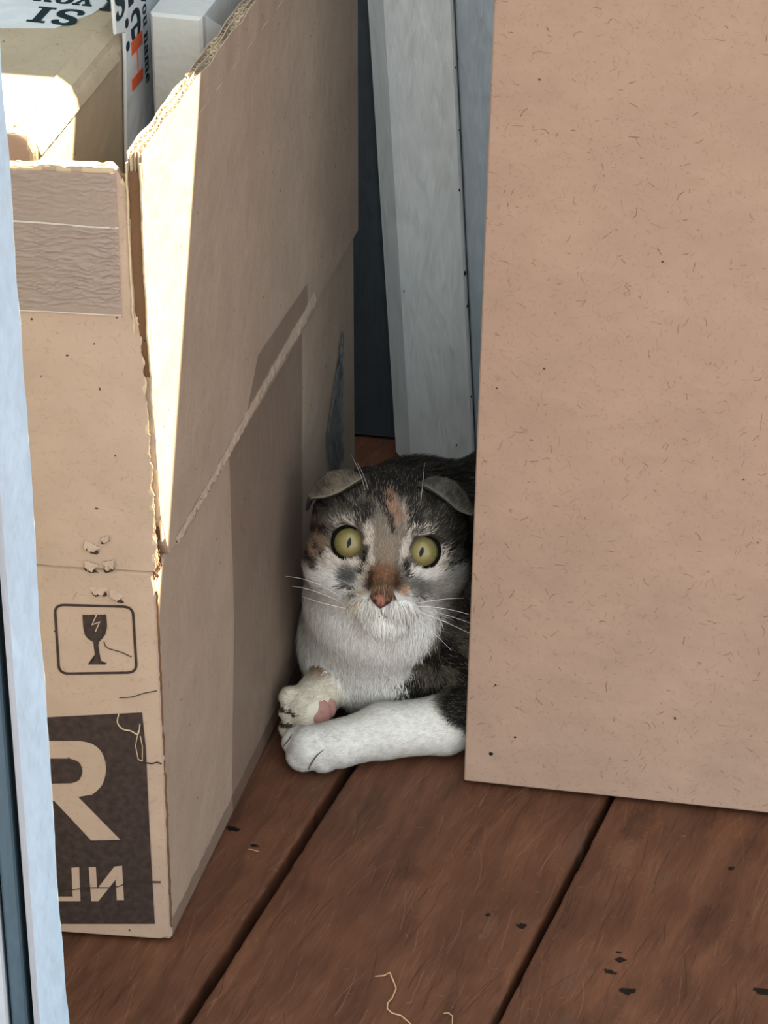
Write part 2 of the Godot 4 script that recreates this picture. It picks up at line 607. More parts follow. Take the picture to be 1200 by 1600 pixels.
func plank_mesh(width: float, t0: float, t1: float, worn: bool, k: int) -> ArrayMesh:
	var st := start()
	var nz := noise(14.0, FastNoiseLite.TYPE_SIMPLEX_SMOOTH, 3, 70 + k)
	var segs := 130 if worn else 6
	# profile across the board: rounded arrises, top at y = 0
	var prof := [[0.0, -0.022], [0.0, -0.0026], [0.0009, -0.0008], [0.0028, 0.0], [width * 0.33, 0.0003], [width * 0.66, 0.0003], [width - 0.0028, 0.0], [width - 0.0009, -0.0008], [width, -0.0026], [width, -0.022]]
	var n := prof.size()
	var pts := []
	for j in segs + 1:
		var t := lerpf(t0, t1, float(j) / segs)
		if worn:
			t = lerpf(1.05, 1.62, float(j - 2) / (segs - 4)) if j >= 2 and j <= segs - 2 else ([t0, 0.8][j] if j < 2 else [1.8, t1][j - segs + 1])
		var row := []
		for i in n:
			var p: Array = prof[i]
			var x: float = p[0]
			var y: float = p[1]
			if worn and (i <= 3 or i >= n - 4):
				var c := nz.get_noise_2d(t * 5.0, 3.0 if i < 5 else 50.0)
				x += (1.0 if i < 5 else -1.0) * maxf(0.0, c) * 0.0009
			row.append([Vector3(x, y, -t), Vector2(p[0] / width, t / 0.7)])
		pts.append(row)
	for j in segs:
		for i in n - 1:
			var a: Array = pts[j][i]
			var b: Array = pts[j][i + 1]
			var c: Array = pts[j + 1][i + 1]
			var d: Array = pts[j + 1][i]
			var na := prof_normal(prof, i)
			var nb := prof_normal(prof, i + 1)
			tri(st, [a[0], b[0], c[0]], [na, nb, nb], [a[1], b[1], c[1]])
			tri(st, [a[0], c[0], d[0]], [na, nb, na], [a[1], c[1], d[1]])
	var under := []
	for e in [pts[0][0], pts[0][n - 1], pts[segs][n - 1], pts[segs][0]]:
		under.append(e[0])
	flat(st, under, Vector3.DOWN)
	for row in [[pts[0], Vector3(0, 0, 1)], [pts[segs], Vector3(0, 0, -1)]]:
		var end := []
		for e in row[0]:
			end.append(e[0])
		flat(st, end, row[1])
	st.generate_tangents()
	return st.commit()


func prof_normal(prof: Array, i: int) -> Vector3:
	var a: Array = prof[maxi(i - 1, 0)]
	var b: Array = prof[mini(i + 1, prof.size() - 1)]
	var d := Vector2(b[0] - a[0], b[1] - a[1]).normalized()
	return Vector3(-d.y, d.x, 0)


# ---------------------------------------------------------------- the big cardboard box

func box() -> void:
	var b := thing("cardboard_box", "large worn brown cardboard box with upright flaps and a fragile symbol on its front", "box")
	var fx := Transform3D(Basis(FRONT_X, Vector3.UP, FRONT_N), CORNER)
	var sx := Transform3D(Basis(SIDE_X, Vector3.UP, SIDE_N), CORNER)
	var st := start()
	extrude(st, PackedVector2Array([Vector2(-0.43, 0.0005), Vector2(-0.006, 0.002), Vector2(-0.0008, 0.004), Vector2(0.0, 0.05), Vector2(0.0006, 0.11), Vector2(0.0002, 0.212), Vector2(-0.0012, 0.2215), Vector2(-0.43, 0.2215)]), -0.006, 0.0, 0.0012, fx)
	obj("front_wall", st.commit(), M.kraft, b)
	st = start()
	extrude(st, PackedVector2Array([Vector2(0.0005, 0.003), Vector2(0.371, 0.0005), Vector2(0.371, 0.2215), Vector2(0.014, 0.2215), Vector2(0.009, 0.2165), Vector2(0.0005, 0.2135)]), -0.0065, 0.0, 0.0012, sx)
	obj("side_wall", st.commit(), M.kraft_side, b)
	# far and left walls, bottom
	var far_at := CORNER + SIDE_X * 0.371
	st = start()
	extrude(st, rect(-0.43, 0.0005, -0.0075, 0.2215), -0.0, 0.0062, 0.001, Transform3D(Basis(FRONT_X, Vector3.UP, FRONT_N), far_at))
	obj("far_wall", st.commit(), M.kraft_side, b)
	st = start()
	extrude(st, rect(0.008, 0.0005, 0.363, 0.2215), 0.0, 0.0062, 0.001, Transform3D(Basis(SIDE_X, Vector3.UP, SIDE_N), CORNER - FRONT_X * 0.428))
	obj("left_wall", st.commit(), M.kraft_side, b)
	st = start()
	var bl := CORNER + Vector3(0, 0.004, 0)
	var corners := [bl - FRONT_N * 0.008 - FRONT_X * 0.008, bl - FRONT_N * 0.008 - FRONT_X * 0.42, bl + SIDE_X * 0.361 - FRONT_X * 0.42, bl + SIDE_X * 0.361 - FRONT_X * 0.008]
	var up := []
	for c in corners:
		up.append(c + Vector3(0, 0.005, 0))
	flat(st, corners, Vector3.DOWN)
	flat(st, up, Vector3.UP)
	for i in 4:
		var j := (i + 1) % 4
		flat(st, [corners[i], corners[j], up[j], up[i]], corners[i] + corners[j] - corners[(i + 2) % 4] - corners[(i + 3) % 4])
	obj("bottom", st.commit(), M.kraft, b)

	# right flap, standing straight up: its bare cut end shows towards the viewer
	st = start()
	extrude(st, PackedVector2Array([Vector2(0.0175, 0.2222), Vector2(0.373, 0.2222), Vector2(0.375, 0.4180), Vector2(0.0012, 0.4188), Vector2(0.0018, 0.36), Vector2(0.003, 0.30), Vector2(0.005, 0.25), Vector2(0.0125, 0.2295)]), -0.0048, 0.0022, 0.0006, sx)
	var flap := obj("side_flap", st.commit(), M.kraft_side, b)
	st = start()
	for r in 3:                              # three liners of the double wall stand a little above the filling
		var z := -0.0048 + r * 0.0031
		var k := r
		var liner := func(u: float, v: float) -> Vector3:
			return sx * Vector3(0.0012 + u * 0.3735, 0.4176 + v * (0.0182 + 0.0007 * sin(u * 47.0 + k * 2.0)), z + 0.00075 + 0.0003 * sin(u * 90.0 + k))
		shell(st, 90, 1, liner, 0.0006)
	obj("liner", st.commit(), M.kraft_side, flap)
	st = start()
	for r in 2:
		var z := -0.0032 + r * 0.0031
		var k := r
		var pitch := 0.0074 if r == 0 else 0.0062
		var wave := func(u: float, v: float) -> Vector3:
			return sx * Vector3(0.0012 + u * 0.3735, 0.4176 + v * (0.0174 + 0.0008 * sin(u * 61.0 + k)), z + 0.0013 * sin(u * 0.3735 / pitch * TAU + k))
		shell(st, 600, 1, wave, 0.00045)
	obj("corrugation", st.commit(), M.kraft_torn, flap)
	st = start()                             # cut end: two liners with the filling set back
	for z in [[-0.0048, -0.0040], [0.0013, 0.0022]]:
		var wob := noise(60.0, FastNoiseLite.TYPE_SIMPLEX_SMOOTH, 2, int(z[0] * 10000))
		var lip := func(u: float, v: float) -> Vector3:
			var y := 0.235 + v * 0.1965
			var at := (0.0012 if y > 0.36 else lerpf(0.009, 0.0012, (y - 0.235) / 0.125))
			return sx * Vector3(at - 0.0016 - absf(wob.get_noise_1d(y)) * 0.0012 + u * 0.003, y, z[1] + wob.get_noise_1d(y + 4.0) * 0.0004)
		shell(st, 1, 90, lip, 0.0008)
	obj("cut_edge", st.commit(), M.kraft_torn, flap)
	st = start()
	var core := func(u: float, v: float) -> Vector3:
		var y := 0.235 + v * 0.192
		var at := (0.0012 if y > 0.36 else lerpf(0.009, 0.0012, (y - 0.235) / 0.125))
		return sx * Vector3(at - 0.0009, y, lerpf(-0.0040, 0.0012, u) + 0.0003 * sin(v * 30.0))
	shell(st, 2, 60, core, 0.0006)
	obj("cut_core", st.commit(), M.kraft_core, flap)

	# front flap with a torn right edge
	var tear := noise(70.0, FastNoiseLite.TYPE_SIMPLEX_SMOOTH, 4, 9)
	var edge := func(h: float) -> float:
		var e := 0.0
		var keys := [[0.2225, 0.0002], [0.2893, -0.0004], [0.3357, -0.0016], [0.3709, -0.0034], [0.4084, -0.0047], [0.421, -0.0062], [0.4275, -0.0085], [0.4295, -0.0125], [0.44, -0.02]]
		for i in keys.size() - 1:
			if h >= keys[i][0] and h <= keys[i + 1][0]:
				e = lerpf(keys[i][1], keys[i + 1][1], (h - keys[i][0]) / (keys[i + 1][0] - keys[i][0]))
		return e + tear.get_noise_1d(h) * 0.0011
	var bulge := func(x: float, h: float) -> float:
		var v := (h - 0.2225) / 0.206
		return 0.004 * sin(clampf(v, 0, 1) * PI) * sin(clampf((-x) / 0.20, 0, 1) * PI) + 0.0007 * tear.get_noise_2d(x * 0.25, h * 0.25) - 0.003 * exp(-(-x) / 0.006) * v
	st = start()
	var front := func(u: float, v: float) -> Vector3:
		var h := 0.2225 + v * 0.2062
		var e: float = edge.call(h)
		var x := lerpf(-0.43, e, 1.0 - pow(1.0 - u, 1.8))
		h += (0.0008 * tear.get_noise_1d(x * 0.8 + 9.0) - 0.0014 * smoothstep(0.02, 0.07, -x)) * v
		return fx * Vector3(x, h, bulge.call(x, h))
	shell(st, 70, 90, front, 0.0055)
	var ff := obj("front_flap", st.commit(), M.kraft, b)
	# torn paper along the flap's right edge and its crushed top
	st = start()
	for r in 3:
		var k := r
		var ribbon := func(u: float, v: float) -> Vector3:
			var h := 0.2235 + v * 0.200
			var e: float = edge.call(h)
			return fx * Vector3(e - 0.0012 + u * (0.0016 + 0.0012 * tear.get_noise_1d(h + k * 7.0)), h, bulge.call(e, h) - 0.0002 - k * 0.0024 + 0.0009 * tear.get_noise_1d(h * 1.4 + k * 13.0))
		shell(st, 1, 170, ribbon, 0.00045)
	for r in 3:
		var k := r
		var rib := func(u: float, v: float) -> Vector3:
			var x := lerpf(-0.43, -0.0105, v)
			return fx * Vector3(x, 0.4262 - 0.0014 * smoothstep(0.02, 0.07, -x) + u * (0.0024 + 0.0016 * tear.get_noise_1d(x * 1.3 + k * 5.0)), bulge.call(x, 0.427) - 0.0004 - k * 0.0024 + 0.0010 * tear.get_noise_1d(x + k * 17.0))
		shell(st, 1, 330, rib, 0.00045)
	for r in 2:
		var k := r
		var wav := func(u: float, v: float) -> Vector3:
			var x := lerpf(-0.43, -0.013, v)
			return fx * Vector3(x, 0.4262 - 0.0014 * smoothstep(0.02, 0.07, -x) + u * 0.0016, bulge.call(x, 0.427) - 0.0018 - k * 0.0024 + 0.0011 * sin(x / 0.0068 * TAU + 3.0 * tear.get_noise_1d(x * 0.3)))
		shell(st, 1, 500, wav, 0.0004)
	obj("torn_edge", st.commit(), M.kraft_torn, ff)
	# clear tape over the top of the front flap
	st = start()
	var crease := noise(1.0, FastNoiseLite.TYPE_SIMPLEX_SMOOTH, 3, 29)
	var band := func(u: float, v: float) -> Vector3:
		var x := lerpf(-0.40, -0.0094 + 0.0006 * tear.get_noise_1d(v * 3.0), 1.0 - pow(1.0 - u, 2.6))
		var h := lerpf(0.3577, 0.4262, v)
		var w := crease.get_noise_2d(x * 85.0, h * 520.0 + 1.5 * crease.get_noise_2d(x * 60.0, h * 60.0))
		var amp := 0.0011 * smoothstep(0.0, 0.1, v) * (0.25 if absf(v - 0.66) < 0.03 else 1.0) * (1.0 if v < 0.63 else 0.45)
		return fx * Vector3(x, h, bulge.call(x, h) + 0.0007 + amp * maxf(-0.3, w))
	shell(st, 110, 170, band, 0.0002)
	st.generate_tangents()
	var tp := obj("packing_tape", st.commit(), M.tape, b)
	tp.set_meta("label", "wrinkled clear tape over the front flap")
	st = start()
	for e in [[0.4012, 0.0007, -0.0090], [0.3582, 0.0004, -0.0098]]:
		var fold := func(u: float, v: float) -> Vector3:
			var x := lerpf(-0.40, e[2], u)
			return fx * Vector3(x, e[0] + v * e[1] - 0.0009 * smoothstep(0.05, 0.01, -x) + 0.0004 * tear.get_noise_1d(x * 0.2), bulge.call(x, e[0]) + 0.0010)
		shell(st, 60, 1, fold, 0.0003)
	obj("tape_fold", st.commit(), M.tape_edge, tp)

	# clear tape down the right side, over the crease
	st = start()
	var strip := func(u: float, v: float) -> Vector3:
		var l := lerpf(0.1085, 0.1215, smoothstep(0.0, 0.6, v))
		var h := lerpf(0.004, 0.2205, v)
		return sx * Vector3(lerpf(l, 0.2585 - 0.01 * (1.0 - v), u), h, 0.0006 + 0.0003 * tear.get_noise_2d(u * 0.02, v * 0.06))
	shell(st, 16, 30, strip, 0.0003)
	var strip2 := func(u: float, v: float) -> Vector3:
		return sx * Vector3(lerpf(lerpf(0.142, 0.168, v), 0.262, u), lerpf(0.2235, 0.2495 - 0.006 * u, v), 0.0028 + 0.0003 * tear.get_noise_2d(u * 0.04, v * 0.04))
	shell(st, 12, 6, strip2, 0.0003)
	st.generate_tangents()
	var tp2 := obj("packing_tape", st.commit(), M.tape_smooth, b)
	tp2.set_meta("label", "brown tinted clear tape down the side")
	# crumpled paper over the crease between wall and flap
	st = start()
	var crumple := func(u: float, v: float) -> Vector3:
		var c := 0.2222 + 0.0012 * tear.get_noise_1d(u * 1.7)
		var w := lerpf(0.0035, 0.0072, smoothstep(0.2, 0.75, u))
		var lift := 0.0006 + 0.0012 * sin(v * PI) + 0.0016 * tear.get_noise_2d(u * 0.7, v * 0.06) * sin(v * PI)
		return sx * Vector3(lerpf(0.026, 0.276, u), c + (v - 0.42) * w * 2.0, lerpf(0.0, 0.0022, smoothstep(0.3, 0.6, v)) + maxf(lift, 0.0003))
	shell(st, 120, 10, crumple, 0.0006)
	obj("crease_paper", st.commit(), M.kraft_side, b)
	# loose end of tape at the far edge
	st = start()
	var loose := func(u: float, v: float) -> Vector3:
		var l := lerpf(0.3105, 0.3035, smoothstep(0.0, 0.45, v)) if v < 0.5 else lerpf(0.3035, 0.333, (v - 0.5) * 2.0)
		return sx * Vector3(lerpf(l, 0.3375, u), lerpf(0.092, 0.178, v) - 0.012 * (1.0 - u) * v, 0.0022 + 0.0018 * tear.get_noise_2d(u * 0.05 + 2.0, v * 0.1))
	shell(st, 10, 20, loose, 0.0004)
	var lt := obj("loose_tape", st.commit(), M.film, b)
	lt.set_meta("label", "crinkled bluish end of clear tape")

	# print on the front wall
	var z0 := 0.0001
	st = start()
	var ring := rounded(vecs([-48.7, 200.6, -11.2, 202.2, -10.9, 164.8, -48.7, 161.2]), 0.0048)
	stroke(st, ring, 0.0012, true, z0, z0 + 0.0003, fx)
	extrude(st, vecs([-35.58, 195.70, -24.22, 196.74, -24.05, 190.09, -25.08, 185.65, -26.68, 183.10, -28.43, 181.02, -28.79, 178.56, -28.95, 173.66, -28.12, 170.29, -25.28, 169.04, -25.89, 168.40, -34.28, 167.75, -34.00, 168.37, -31.44, 170.04, -30.69, 173.53, -30.53, 178.43, -31.07, 180.82, -33.70, 182.57, -35.07, 184.90, -35.59, 189.22]), z0, z0 + 0.0003, 0.0, fx)
	var sym := obj("fragile_symbol", st.commit(), M.ink, b)
	st = start()
	stroke(st, vecs([-28.75, 196.60, -31.15, 190.91, -27.45, 192.64, -29.78, 187.04]), 0.0006, false, z0 + 0.0002, z0 + 0.0006, fx)
	obj("crack_mark", st.commit(), M.kraft, sym)
	st = start()
	extrude(st, vecs([-160, 128.0, -60.55, 134.4, -9.27, 141.67, -8.26, 120.21, -8.38, 69.85, -8.05, 12.42, -58.05, 7.83, -160, 5.0]), z0, z0 + 0.0003, 0.0, fx)
	var blk := obj("printed_block", st.commit(), M.ink, b)
	st = start()
	extrude(st, smooth_letter(vecs([-67.64, 120.33, -67.2, 120.4, -40.62, 122.53, -34.38, 121.13, -29.88, 116.16, -28.42, 107.08, -30.79, 97.24, -35.87, 90.99, -43.32, 88.80, -23.37, 64.20, -37.92, 62.54, -55.34, 85.45, -58.51, 85.96, -59.96, 60.63, -71.34, 59.64]), 2, 7), z0 + 0.0001, z0 + 0.0006, 0.0, fx)
	var lr := obj("printed_letter", st.commit(), M.kraft, blk)
	lr.set_meta("label", "large bare R left out of the dark print")
	st = start()
	extrude(st, smooth_letter(vecs([-58.68, 110.73, -45.93, 111.78, -41.59, 109.83, -40.28, 104.55, -42.13, 99.38, -46.08, 97.12, -59.56, 95.60]), 1, 5), z0 + 0.0004, z0 + 0.0009, 0.0, fx)
	obj("letter_counter", st.commit(), M.ink, blk)
	for e in [[-48.87, 44.43, -44.94, 45.18, -45.40, 23.72, -60.52, 22.35, -60.35, 25.22, -49.19, 26.22], [-40.06, 45.61, -36.48, 45.93, -36.50, 32.23, -27.04, 47.16, -23.13, 47.91, -23.10, 26.55, -26.70, 26.22, -26.76, 39.16, -36.22, 24.55, -39.83, 24.22]]:
		st = start()
		extrude(st, vecs(e), z0 + 0.0001, z0 + 0.0006, 0.0, fx)
		obj("printed_letter", st.commit(), M.kraft, blk)
	# a scuff where the print's paper peeled
	st = start()
	var peel := smooth_path(vecs([-20.63, 140.27, -21.45, 135.06, -19.10, 131.47, -15.05, 130.67, -11.67, 129.05, -10.48, 135.19]), false, 4)
	stroke(st, peel, 0.0005, false, z0, z0 + 0.0007, fx)
	stroke(st, vecs([-11.5, 131, -13.2, 122, -12.2, 114, -10.2, 113.2, -9.8, 122, -10.6, 128]), 0.00035, false, z0, z0 + 0.0007, fx)
	obj("peeled_paper", st.commit(), M.kraft_torn, blk)
	# torn, dented place above the symbol
	st = start()
	var holes := start()
	for e in [[-29.0, 235.4, 8.5, 2.8, -0.42], [-22.5, 240.0, 5.0, 2.2, 0.5], [-30.0, 225.0, 7.5, 3.4, -0.3], [-21.5, 226.4, 6.4, 3.6, 0.30], [-27.0, 211.0, 9.5, 3.2, 0.08], [-18.6, 209.0, 7.5, 3.8, -0.5]]:
		var flat_z := 0.0006 if e[1] < 222 else 0.0016
		var turn := Transform3D(Basis(Vector3(0, 0, 1), e[4]), Vector3(e[0] * 0.001, e[1] * 0.001, flat_z))
		var sc := func(u: float, v: float) -> Vector3:
			var x: float = (u - 0.5) * e[2] * 0.001 * (1.0 - v * 0.5) + tear.get_noise_2d(u * 0.2 + e[0], v * 0.1) * 0.0008
			return fx * (turn * Vector3(x, (0.2 - v) * e[3] * 0.001 * (1.0 + 0.6 * tear.get_noise_1d(u * 0.12 + e[1])), -0.0012 + 0.0019 * v + 0.0005 * tear.get_noise_2d(u * 0.08 + e[0], v * 0.04)))
		shell(st, 9, 4, sc, 0.0004)
		var dark := PackedVector2Array()
		for k in 14:
			var t := TAU * k / 14.0
			var q: Vector2 = Vector2(cos(t) * e[2] * 0.40, sin(t) * 1.0).rotated(e[4]) + Vector2(e[0], e[1] - e[3] * 0.95)
			dark.append((q + Vector2(tear.get_noise_2d(k * 0.05, e[0]), tear.get_noise_2d(e[1], k * 0.05)) * 1.3) * 0.001)
		extrude(holes, dark, flat_z - 0.0006, flat_z - 0.0001, 0.0, fx)
	obj("torn_flake", st.commit(), M.kraft, b)
	obj("tear_hole", holes.commit(), M.ink, b)
	# worn seam down the corner, cracks in the front, tape along the foot of the side
	st = start()
	var seam := []
	var seam_r := []
	for k in 70:
		var h := lerpf(0.010, 0.211, k / 69.0)
		seam.append(CORNER + Vector3(0, h, 0) + SIDE_X * 0.0012 + SIDE_N * (0.0001 + 0.0007 * tear.get_noise_1d(h * 1.6)) + FRONT_N * 0.0003 * tear.get_noise_1d(h * 2.0 + 5.0))
		seam_r.append(0.0005 + 0.0004 * absf(tear.get_noise_1d(h * 1.2 + 9.0)))
	tube(st, seam, seam_r, 5)
	obj("corner_seam", st.commit(), M.kraft_core, b)
	st = start()
	for e in [[[-120, 27, -58, 30, -40, 33, -27, 34.5, -20, 38.5, -14, 39, -4, 39.5], 0.00028, 0.0012], [[-11, 112.6, -6, 111.8, -3, 112.8, -0.8, 112], 0.0004, 0.0007], [[-20, 149.5, -14, 150.4, -8, 153, -1.5, 155], 0.00025, 0.0005], [[-26, 181.5, -24.6, 178, -18, 176, -13, 173.6], 0.00025, 0.0005]]:
		st = start()
		stroke(st, smooth_path(vecs(e[0]), false, 3), e[1], false, 0.0, e[2], fx)
		obj("crack_line", st.commit(), M.ink, b)
	st = start()
	var foot := func(u: float, v: float) -> Vector3:
		return sx * Vector3(lerpf(0.002, 0.33, u), lerpf(0.002, 0.0145 + 0.002 * tear.get_noise_1d(u * 1.3), v), 0.0006 + 0.0005 * tear.get_noise_2d(u * 0.8, v * 0.05))
	shell(st, 90, 4, foot, 0.0003)
	st.generate_tangents()
	var ft := obj("packing_tape", st.commit(), M.tape_smooth, b)
	ft.set_meta("label", "creased clear tape along the foot of the side")
	# crumpled core at the bottom of the split corner
	st = start()
	for r in 5:
		var k := r
		var cr := func(u: float, v: float) -> Vector3:
			return CORNER + SIDE_X * (0.0015 + k * 0.0026 + 0.0016 * tear.get_noise_2d(v * 0.2, k * 3.0)) + Vector3(0, lerpf(0.2140, 0.246 - k * 0.005, v), 0) + SIDE_N * (-0.0055 + u * 0.0050 + 0.0012 * tear.get_noise_2d(v * 0.2 + 5.0, k * 3.0))
		shell(st, 2, 24, cr, 0.0005)
	obj("crushed_core", st.commit(), M.kraft_core, b)


func rounded(p: PackedVector2Array, r: float) -> PackedVector2Array:
	var out := PackedVector2Array()
	var n := p.size()
	for i in n:
		var a := p[i] + (p[(i + n - 1) % n] - p[i]).normalized() * r
		var b := p[i] + (p[(i + 1) % n] - p[i]).normalized() * r
		for k in 7:
			var t := k / 6.0
			out.append(a.lerp(p[i], t).lerp(p[i].lerp(b, t), t))
	return out


func smooth_letter(p: PackedVector2Array, a: int, b: int) -> PackedVector2Array:
	# rounds the run of points from a to b, keeps the rest sharp
	var r := PackedVector2Array()
	for i in p.size():
		if i < a or i >= b:
			r.append(p[i])
		else:
			for k in 5:
				r.append(p[i].cubic_interpolate(p[i + 1], p[i - 1] if i > a else p[i], p[i + 2] if i + 1 < b else p[i + 1], k / 5.0))
	return r


func letters(called: String, text: String, size: float, serif: bool, bold: bool, xf: Transform3D, m: Material, parent: Node) -> void:
	var t := TextMesh.new()
	var f := SystemFont.new()
	f.font_names = PackedStringArray(["Droid Serif" if serif else "Droid Sans"])
	f.font_weight = 700 if bold else 400
	t.font = f
	t.text = text
	t.font_size = 64
	t.pixel_size = size / 64.0
	t.depth = 0.0006
	var o := obj(called, t, m, parent)
	o.transform = xf


func box_contents() -> void:
	# smaller carton, tight behind the front flap
	var at := Vector3(-0.1551, 0.0, -1.262)
	var c := thing("carton", "smaller pale carton inside the big box with a white label on its top", "box")
	var cx := Transform3D(Basis(Vector3(0.9701, 0, 0.2428), Vector3.UP, Vector3(-0.2428, 0, 0.9701)), at)
	var st := start()
	extrude(st, PackedVector2Array([Vector2(-0.24, 0.0095), Vector2(0, 0.0095), Vector2(0.0, 0.4195), Vector2(-0.0030, 0.4262), Vector2(-0.0085, 0.4294), Vector2(-0.24, 0.4294)]), -0.222, 0.0, 0.0012, cx)
	var body := obj("body", st.commit(), M.kraft_pale, c)
	st = start()
	var fold := noise(40.0, FastNoiseLite.TYPE_SIMPLEX_SMOOTH, 3, 12)
	var seam := func(u: float, v: float) -> Vector3:
		var z := -0.004 - u * 0.112
		return cx * Vector3(lerpf(0.0009, -0.0108, v), lerpf(0.4165, 0.4300, pow(v, 0.55)) + 0.0006 * fold.get_noise_2d(u * 0.6, v * 0.4), z)
	shell(st, 60, 8, seam, 0.0006, true)
	obj("edge_tape", st.commit(), M.kraft_pale, c)
	st = start()
	var fr := func(u: float, v: float) -> Vector3:
		return cx * Vector3(lerpf(-0.2, -0.003, u), lerpf(0.4115, 0.4278, v), 0.0006 + 0.0002 * fold.get_noise_2d(u, v))
	shell(st, 30, 6, fr, 0.0003)
	st.generate_tangents()
	obj("packing_tape", st.commit(), M.tape, c)
	st = start()
	extrude(st, PackedVector2Array([Vector2(-0.20, 0.098), Vector2(-0.056, 0.109), Vector2(-0.030, 0.1155), Vector2(-0.024, 0.128), Vector2(-0.0185, 0.136), Vector2(-0.0165, 0.147), Vector2(-0.016, 0.20), Vector2(-0.20, 0.20)]), 0.0001, 0.0006, 0.0, cx * Transform3D(Basis(Vector3.RIGHT, Vector3(0, 0, -1), Vector3.UP), Vector3(0, 0.4294, 0)))
	var lab := obj("top_label", st.commit(), M.label_white, c)
	var top := func(x: float, z: float, turn: float) -> Transform3D:
		return cx * Transform3D(Basis(Vector3.UP, turn) * Basis(Vector3.RIGHT, -PI / 2), Vector3(x, 0.4302, z))
	letters("printed_letters", "SI", 0.026, true, true, top.call(-0.034, -0.1285, PI), M.green_ink, lab)
	letters("printed_letters", "I you", 0.017, true, true, top.call(-0.032, -0.1475, PI), M.green_ink, lab)
	# slim printed parcel standing against the carton's right side
	var pc := thing("parcel", "slim white parcel with dark green and orange print, upright between carton and foam block", "parcel")
	var face := cx * Transform3D(Basis(Vector3(0, 0, -1), Vector3.UP, Vector3.RIGHT), Vector3.ZERO)
	st = start()
	extrude(st, PackedVector2Array([Vector2(0.1130, 0.0095), Vector2(0.1165, 0.364), Vector2(0.1215, 0.412), Vector2(0.1225, 0.4275), Vector2(0.1095, 0.4320), Vector2(0.1066, 0.47), Vector2(0.1075, 0.50), Vector2(0.19, 0.50), Vector2(0.19, 0.0095)]), 0.0006, 0.0024, 0.0005, face)
	obj("wrapper", st.commit(), M.label_white, pc)
	var side := func(depth: float, y: float, turn: float) -> Transform3D:
		return face * Transform3D(Basis(Vector3(0, 0, 1), turn), Vector3(depth, y, 0.0023))
	letters("printed_letters", "e:", 0.030, true, true, side.call(0.1335, 0.4235, PI), M.green_ink, pc)
	letters("printed_letters", "us", 0.034, true, true, side.call(0.128, 0.4440, PI), M.green_ink, pc)
	st = start()
	for e in [[0.1300, 0.4130, 0.146, 0.4195], [0.1285, 0.3950, 0.1445, 0.4010], [0.1375, 0.4015, 0.1381, 0.4125]]:
		extrude(st, rect(e[0], e[1], e[2], e[3]), 0.0023, 0.0029, 0.0, face)
	obj("printed_mark", st.commit(), M.orange_ink, pc)
	letters("printed_letters", "you name", 0.0095, true, true, side.call(0.1525, 0.4130, -PI / 2), M.green_ink, pc)
	# white foam block between carton and right flap
	var f := thing("foam_block", "white polystyrene foam block standing between the carton and the box's right flap", "packaging")
	var pxf := Transform3D(Basis(Vector3(0.9701, 0, 0.2428), Vector3.UP, Vector3(-0.2428, 0, 0.9701)), Vector3(-0.0868, 0.0, -1.384))
	st = start()
	extrude(st, rect(-0.026, 0.0095, 0.0, 0.4335), -0.19, 0.0, 0.0015, pxf)
	obj("block", st.commit(), M.foam, f)
	st = start()
	var pit := noise(30.0, FastNoiseLite.TYPE_SIMPLEX_SMOOTH, 3, 15)
	var step := func(u: float, v: float) -> Vector3:
		return pxf * Vector3(lerpf(0.0002, 0.0055, u) + 0.0006 * pit.get_noise_1d(v * 0.6), lerpf(0.20, 0.4325, v) - 0.010 * u, lerpf(-0.006, -0.017, u) + 0.0008 * pit.get_noise_2d(u * 0.1, v * 0.6))
	shell(st, 4, 40, step, 0.004)
	obj("chipped_corner", st.commit(), M.foam, f)


# ---------------------------------------------------------------- leaning white frame

func frame() -> void:
	var yaw := Basis(Vector3(0.9925, 0, 0.122), Vector3.UP, Vector3(-0.122, 0, 0.9925))
	var t := thing("door_frame", "white painted timber door frame leaning behind the kitten, between the box and the hardboard", "frame", Transform3D(yaw * Basis(Vector3(0, 0, 1), deg_to_rad(3.25)), Vector3(0.0169, 0.002, -1.69)))
	var lay := Transform3D(Basis(Vector3.RIGHT, Vector3(0, 0, -1), Vector3.UP), Vector3.ZERO)
	var st := start()
	extrude(st, plan_to(PackedVector2Array([Vector2(0.0004, -0.0012), Vector2(0.0052, 0.0), Vector2(0.0395, 0.0), Vector2(0.0408, -0.0015), Vector2(0.0408, -0.03), Vector2(-0.0115, -0.03), Vector2(-0.0125, -0.027), Vector2(-0.0122, -0.024)])), 0.0, 1.55, 0.001, lay)
	obj("post", st.commit(), M.paint, t)
	st = start()
	extrude(st, plan_to(PackedVector2Array([Vector2(0.0414, -0.0075), Vector2(0.0425, -0.006), Vector2(0.125, -0.006), Vector2(0.125, -0.03), Vector2(0.0414, -0.03)])), 0.0, 1.55, 0.001, lay)
	obj("side_board", st.commit(), M.paint_grey, t)
	st = start()
	var nz := noise(0.15, FastNoiseLite.TYPE_SIMPLEX_SMOOTH, 2, 5)
	for e in [[0.0395, 0.196, 0.7], [0.0405, 0.1405, 1.1], [0.0410, 0.118, 0.8], [0.0408, 0.275, 0.5], [0.0408, 0.055, 0.6], [0.0025, 0.128, 0.5], [0.030, 0.02, 0.6], [0.0412, 0.235, 0.5]]:
		extrude(st, smooth_path(PackedVector2Array([Vector2(e[0] - 0.0006 * e[2], e[1]), Vector2(e[0] + 0.0002, e[1] + 0.0016 * e[2]), Vector2(e[0] + 0.0008 * e[2], e[1] + 0.0003), Vector2(e[0], e[1] - 0.0015 * e[2])]), true, 3), -0.0003, 0.0003, 0.0)
	obj("paint_chip", st.commit(), M.chip, t)


# ---------------------------------------------------------------- hardboard

